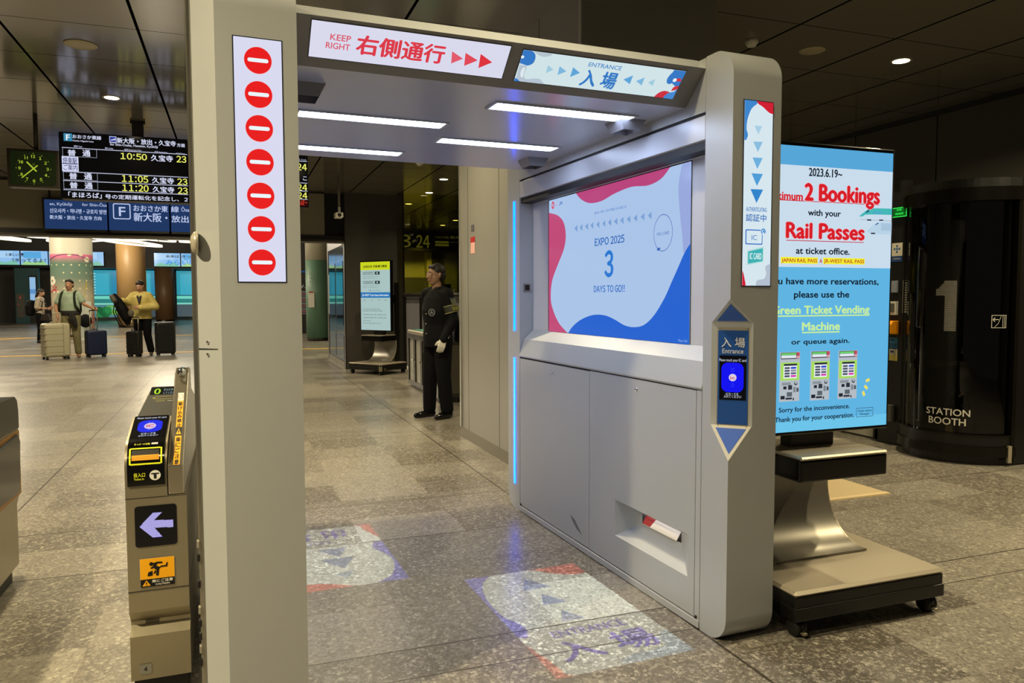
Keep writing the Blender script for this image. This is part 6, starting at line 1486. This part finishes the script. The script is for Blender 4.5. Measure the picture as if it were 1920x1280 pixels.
f = Fuse(); f.loft([(0, 0, .93, .20, .15), (0, 0, .97, .215, .160), (0, 0, 1.02, .205, .152), (0, 0, 1.04, .18, .13)]); f.chain([((.10, -.16, .97), .035), ((.13, -.17, .84), .05), ((.15, -.15, .70), .045)]); f.chain([((.05, -.16, .97), .03), ((.07, -.17, .86), .04), ((.10, -.17, .76), .03)])
f.build('tied_jacket', pb, mat('tied_dark', '#17120f', .8), VX, 4, S)
MB().tube([S @ Vector(v) for v in ((.515, -.102, 1.062), (.505, -.10, 1.075))], .033, mat('wristband', '#b0a898', .5), 12, False).build('wristband', pb)
bp = thing('backpack', 'dark green backpack worn by the traveller in the pale green T-shirt', 'backpack'); place(bp, (-3.50, 19.72, 0), math.radians(-10), (0, .24, .98))
f = Fuse(); f.loft([(0, 0, 0, .13, .06), (0, 0, .06, .16, .10), (0, 0, .34, .15, .10), (0, 0, .48, .08, .06)]); f.build('pack', bp, mat('pack_green', '#232c1e', .7), .011, 4)
for s_ in (-1, 1): MB().tube([(s_*.12, -.08, .44), (s_*.13, -.22, .535), (s_*.135, -.355, .49), (s_*.15, -.405, .36), (s_*.17, -.405, .20), (s_*.21, -.30, .08), (s_*.16, -.08, .05)], .024, MATS['pack_green'], 7).build('strap', bp)
# traveller in yellow
P = dict(H=1.74, skin='b0846a', head_yaw=-14, head_down=24, lean=-.09, voxel=VX, girth=1.05, elL=(.30, -.06, 1.12), wrL=(.02, -.30, 1.10), hdL=(-1, -.2, 0), thL=(0, -.3, 1), curlL=.7,
         elR=(-.27, -.12, 1.22), wrR=(-.35, -.30, 1.26), hdR=(-.8, -.3, .2), thR=(0, -.2, 1), curlR=.8, anL=(.16, .02, .075), ftL=(.19, -.13, .03), anR=(-.12, .03, .075))
pc, J, S, ln, HM = person('person in yellow jacket bending over a backpack, between two black suitcases', (-2.02, 19.75, 0), math.radians(-8), P)
trousers(pc, J, S, MATS['trouser_black'], 1.08, VX, .09, 1.1); shoes(pc, J, S, mat('shoe_grey', '#3a342a', .6), VX)
simple_shirt(pc, J, S, speck('jacket_yellow', '#a8964c', '#bcae68', 5), ln, 1.20, 1.92, .84, .085, 'jacket', VX)
f = Fuse(); f.chain([((-.04, -.215, 1.36), .022), ((0, -.235, 1.22), .022), ((.03, -.215, 1.36), .022)]); f.build('camera_strap', pc, mat('strap_dark', '#1a1714', .7), VX, 2, S)
bp2 = thing('backpack', 'open black and grey backpack held up by the person in the yellow jacket', 'backpack'); place(bp2, (-2.02, 19.75, 0), math.radians(-8), (-.33, -.36, .78))
f = Fuse(); f.chain([((.10, 0, .0), .06), ((.08, 0, .12), .11), ((.0, 0, .30), .125), ((-.10, 0, .50), .10), ((-.16, 0, .62), .06)]); f.build('pack', bp2, mat('pack_black', '#08080a', .7), .011, 3)
f = Fuse(); f.chain([((-.14, -.06, .50), .06), ((-.20, -.05, .60), .055)]); f.build('flap', bp2, mat('flap_grey', '#4c4638', .7), .011, 3); MB().ball((.19, -.06, .22), (.07, .04, .08), MATS['flap_grey']).build('side_pocket', bp2)
for k in (0, 1): MB().tube([(-.12+.06*k, -.12, .52), (-.16+.05*k, -.14, .25), (-.05+.05*k, -.12, -.02), (.02+.05*k, -.1, -.10)], .012, MATS['pack_black'], 6).build('strap', bp2)

# ---- suitcases
def suitcase(label, loc, rz, w, h, dp, mt, trim, handle=0., ribs=True, hx=0):
    t = thing('suitcase', label, 'suitcase', loc, rz)
    o = MB().box(-w/2, w/2, -dp/2, dp/2, .055, h, mt).build('shell', t, min(w, dp)*.17, seg=4); smooth_by_angle(o, 60)
    if ribs:
        for k in range(5):
            z = .055+(h-.055)*(.14+.18*k); MB().box(-w/2-.004, w/2*.42, -dp/2-.004, dp/2+.004, z-.004, z+.004, trim).build('rib', o, .002)
    MB().box(w*.20, w*.23, -dp/2-.006, dp/2+.006, .07, h-.02, trim).build('zip', o, .004)
    MB().tube([(-w*.2, 0, h-.01), (-w*.18, 0, h+.022), (w*.05, 0, h+.022), (w*.07, 0, h-.01)], .010, trim, 8).build('carry_handle', t)
    if handle:
        for s_ in (-1, 1): MB().tube([(hx+s_*.075, dp*.2, h-.05), (hx+s_*.075, dp*.2, handle)], .009, M_steel if trim is not MATS.get('cream_trim') else trim, 8).build('pole', t)
        MB().tube([(hx-.085, dp*.2, handle-.01), (hx-.075, dp*.2, handle+.012), (hx+.075, dp*.2, handle+.012), (hx+.085, dp*.2, handle-.01)], .014, trim, 8).build('pull_handle', t)
    for sx in (-1, 1):
        for sy in (-1, 1):
            c = MB(); x, y = sx*(w/2-.05), sy*(dp/2-.045)
            for q in (-.014, .014): c.lathe([(.001, -.008), (.026, -.008), (.028, 0), (.026, .008), (.001, .008)], (x+q, y, .028), M_rubber, 14, 'x')
            c.box(x-.012, x+.012, y-.02, y+.015, .03, .075, M_rubber).build('wheel', t) if False else c.box(x-.012, x+.012, y-.02, y+.015, .03, .075, M_rubber)
            c.build('wheel', t)
    return t
ct = mat('cream_trim', '#8f8a70', .5)
suitcase('large cream hard-shell suitcase with its handle up, left of the traveller in green', (-3.72, 19.22, 0), math.radians(28), .52, .80, .32, mat('case_cream', '#aaa488', .38), ct, 1.0, True, .06)
suitcase('navy suitcase with a long raised handle, right of the traveller in green', (-2.98, 19.55, 0), math.radians(24), .42, .62, .26, mat('case_navy', '#0c1a38', .45), mat('navy_trim', '#0a1020', .5), 1.06, False, -.02)
suitcase('small black cabin suitcase in front of the person in the yellow jacket', (-2.16, 19.35, 0), math.radians(-20), .30, .60, .22, mat('case_black', '#0a0b0a', .4), mat('case_rib', '#151615', .4), 0.90, True)
suitcase('large black hard-shell suitcase standing right of the person in the yellow jacket', (-1.52, 19.45, 0), math.radians(14), .42, .79, .28, MATS['case_black'], MATS['case_rib'], 0, True)
# standing information board and dark bag by the wrapped pillar
t = world_thing('standing_poster', 'white standing poster with red blossoms in front of the wrapped pillar', 'poster', (-4.62, 28.0, 0))
MB().prism([(28.0, 0), (28.04, 0), (28.28, 1.25), (28.24, 1.25)], 'x', -4.72, -4.40, mat('poster_white', '#8f9488', .5)).build('board', t)
MB().box(-4.74, -4.38, 27.98, 28.3, 0, .03, M_white).build('base', t)
t = world_thing('sling_bag', 'black sling bag hanging against the standing poster by the wrapped pillar', 'bag', (-4.42, 27.7, .35))
f = Fuse(); f.ell((-4.50, 27.7, .62), (.19, .10, .22)); o = f.build('bag', t, MATS['pack_black'], .012, 3, Matrix.Translation(-Vector((-4.42, 27.7, .35))))
MB().tube([(-4.62, 27.7, .75), (-4.70, 27.72, 1.0), (-4.68, 27.9, 1.2)], .010, M_black, 6).build('strap', t)
for n_ in ('pack_black', 'trouser_black', 'pack_green'): MATS[n_].node_tree.nodes['Principled BSDF'].inputs['Specular IOR Level'].default_value = .12

# ================================================================== camera, world, colour management
C0 = Vector((0, 0, 1.35)); pt_, yw_, ro_ = math.radians(3.343), math.radians(20.17), math.radians(-.1286)
F = Vector((math.sin(yw_)*math.cos(pt_), math.cos(yw_)*math.cos(pt_), -math.sin(pt_))); Rt = Vector((math.cos(yw_), -math.sin(yw_), 0)); Up = Rt.cross(F)
Rt, Up = Rt*math.cos(ro_)+Up*math.sin(ro_), -Rt*math.sin(ro_)+Up*math.cos(ro_)
cam = bpy.data.cameras.new('camera'); co = bpy.data.objects.new('camera', cam); COL.objects.link(co)
co.matrix_world = Matrix(((Rt.x, Up.x, -F.x, C0.x), (Rt.y, Up.y, -F.y, C0.y), (Rt.z, Up.z, -F.z, C0.z), (0, 0, 0, 1)))
cam.sensor_fit = 'HORIZONTAL'; cam.sensor_width = 36; cam.lens = 36*1419.5/1920; cam.clip_end = 200; cam.clip_start = .02
SC.camera = co
wd_ = bpy.data.worlds.new('world'); SC.world = wd_; wd_.use_nodes = True
wd_.node_tree.nodes['Background'].inputs[0].default_value = lin('#877d6e'); wd_.node_tree.nodes['Background'].inputs[1].default_value = .34
# bare fill lights added to brighten the hall beyond the bulkhead, no fittings
for (x, y) in ((-6, 36), (-6, 22), (-2, 26), (-9, 28), (-2.5, 16.2)):
    L = bpy.data.lights.new('hall_fill', 'POINT'); L.energy = 800; L.color = (1, .86, .62); L.shadow_soft_size = .5
    o = bpy.data.objects.new('hall_fill', L); COL.objects.link(o); o.location = (x, y, 4.6)
SC.view_settings.view_transform = 'Standard'; SC.view_settings.look = 'None'; SC.view_settings.gamma = 1; SC.view_settings.exposure = 0
SC.view_settings.use_curve_mapping = False
SC.cycles.use_denoising = True
SC.cycles.transparent_max_bounces = 16; SC.cycles.max_bounces = 8; SC.cycles.sample_clamp_indirect = 6
bpy.context.view_layer.update()
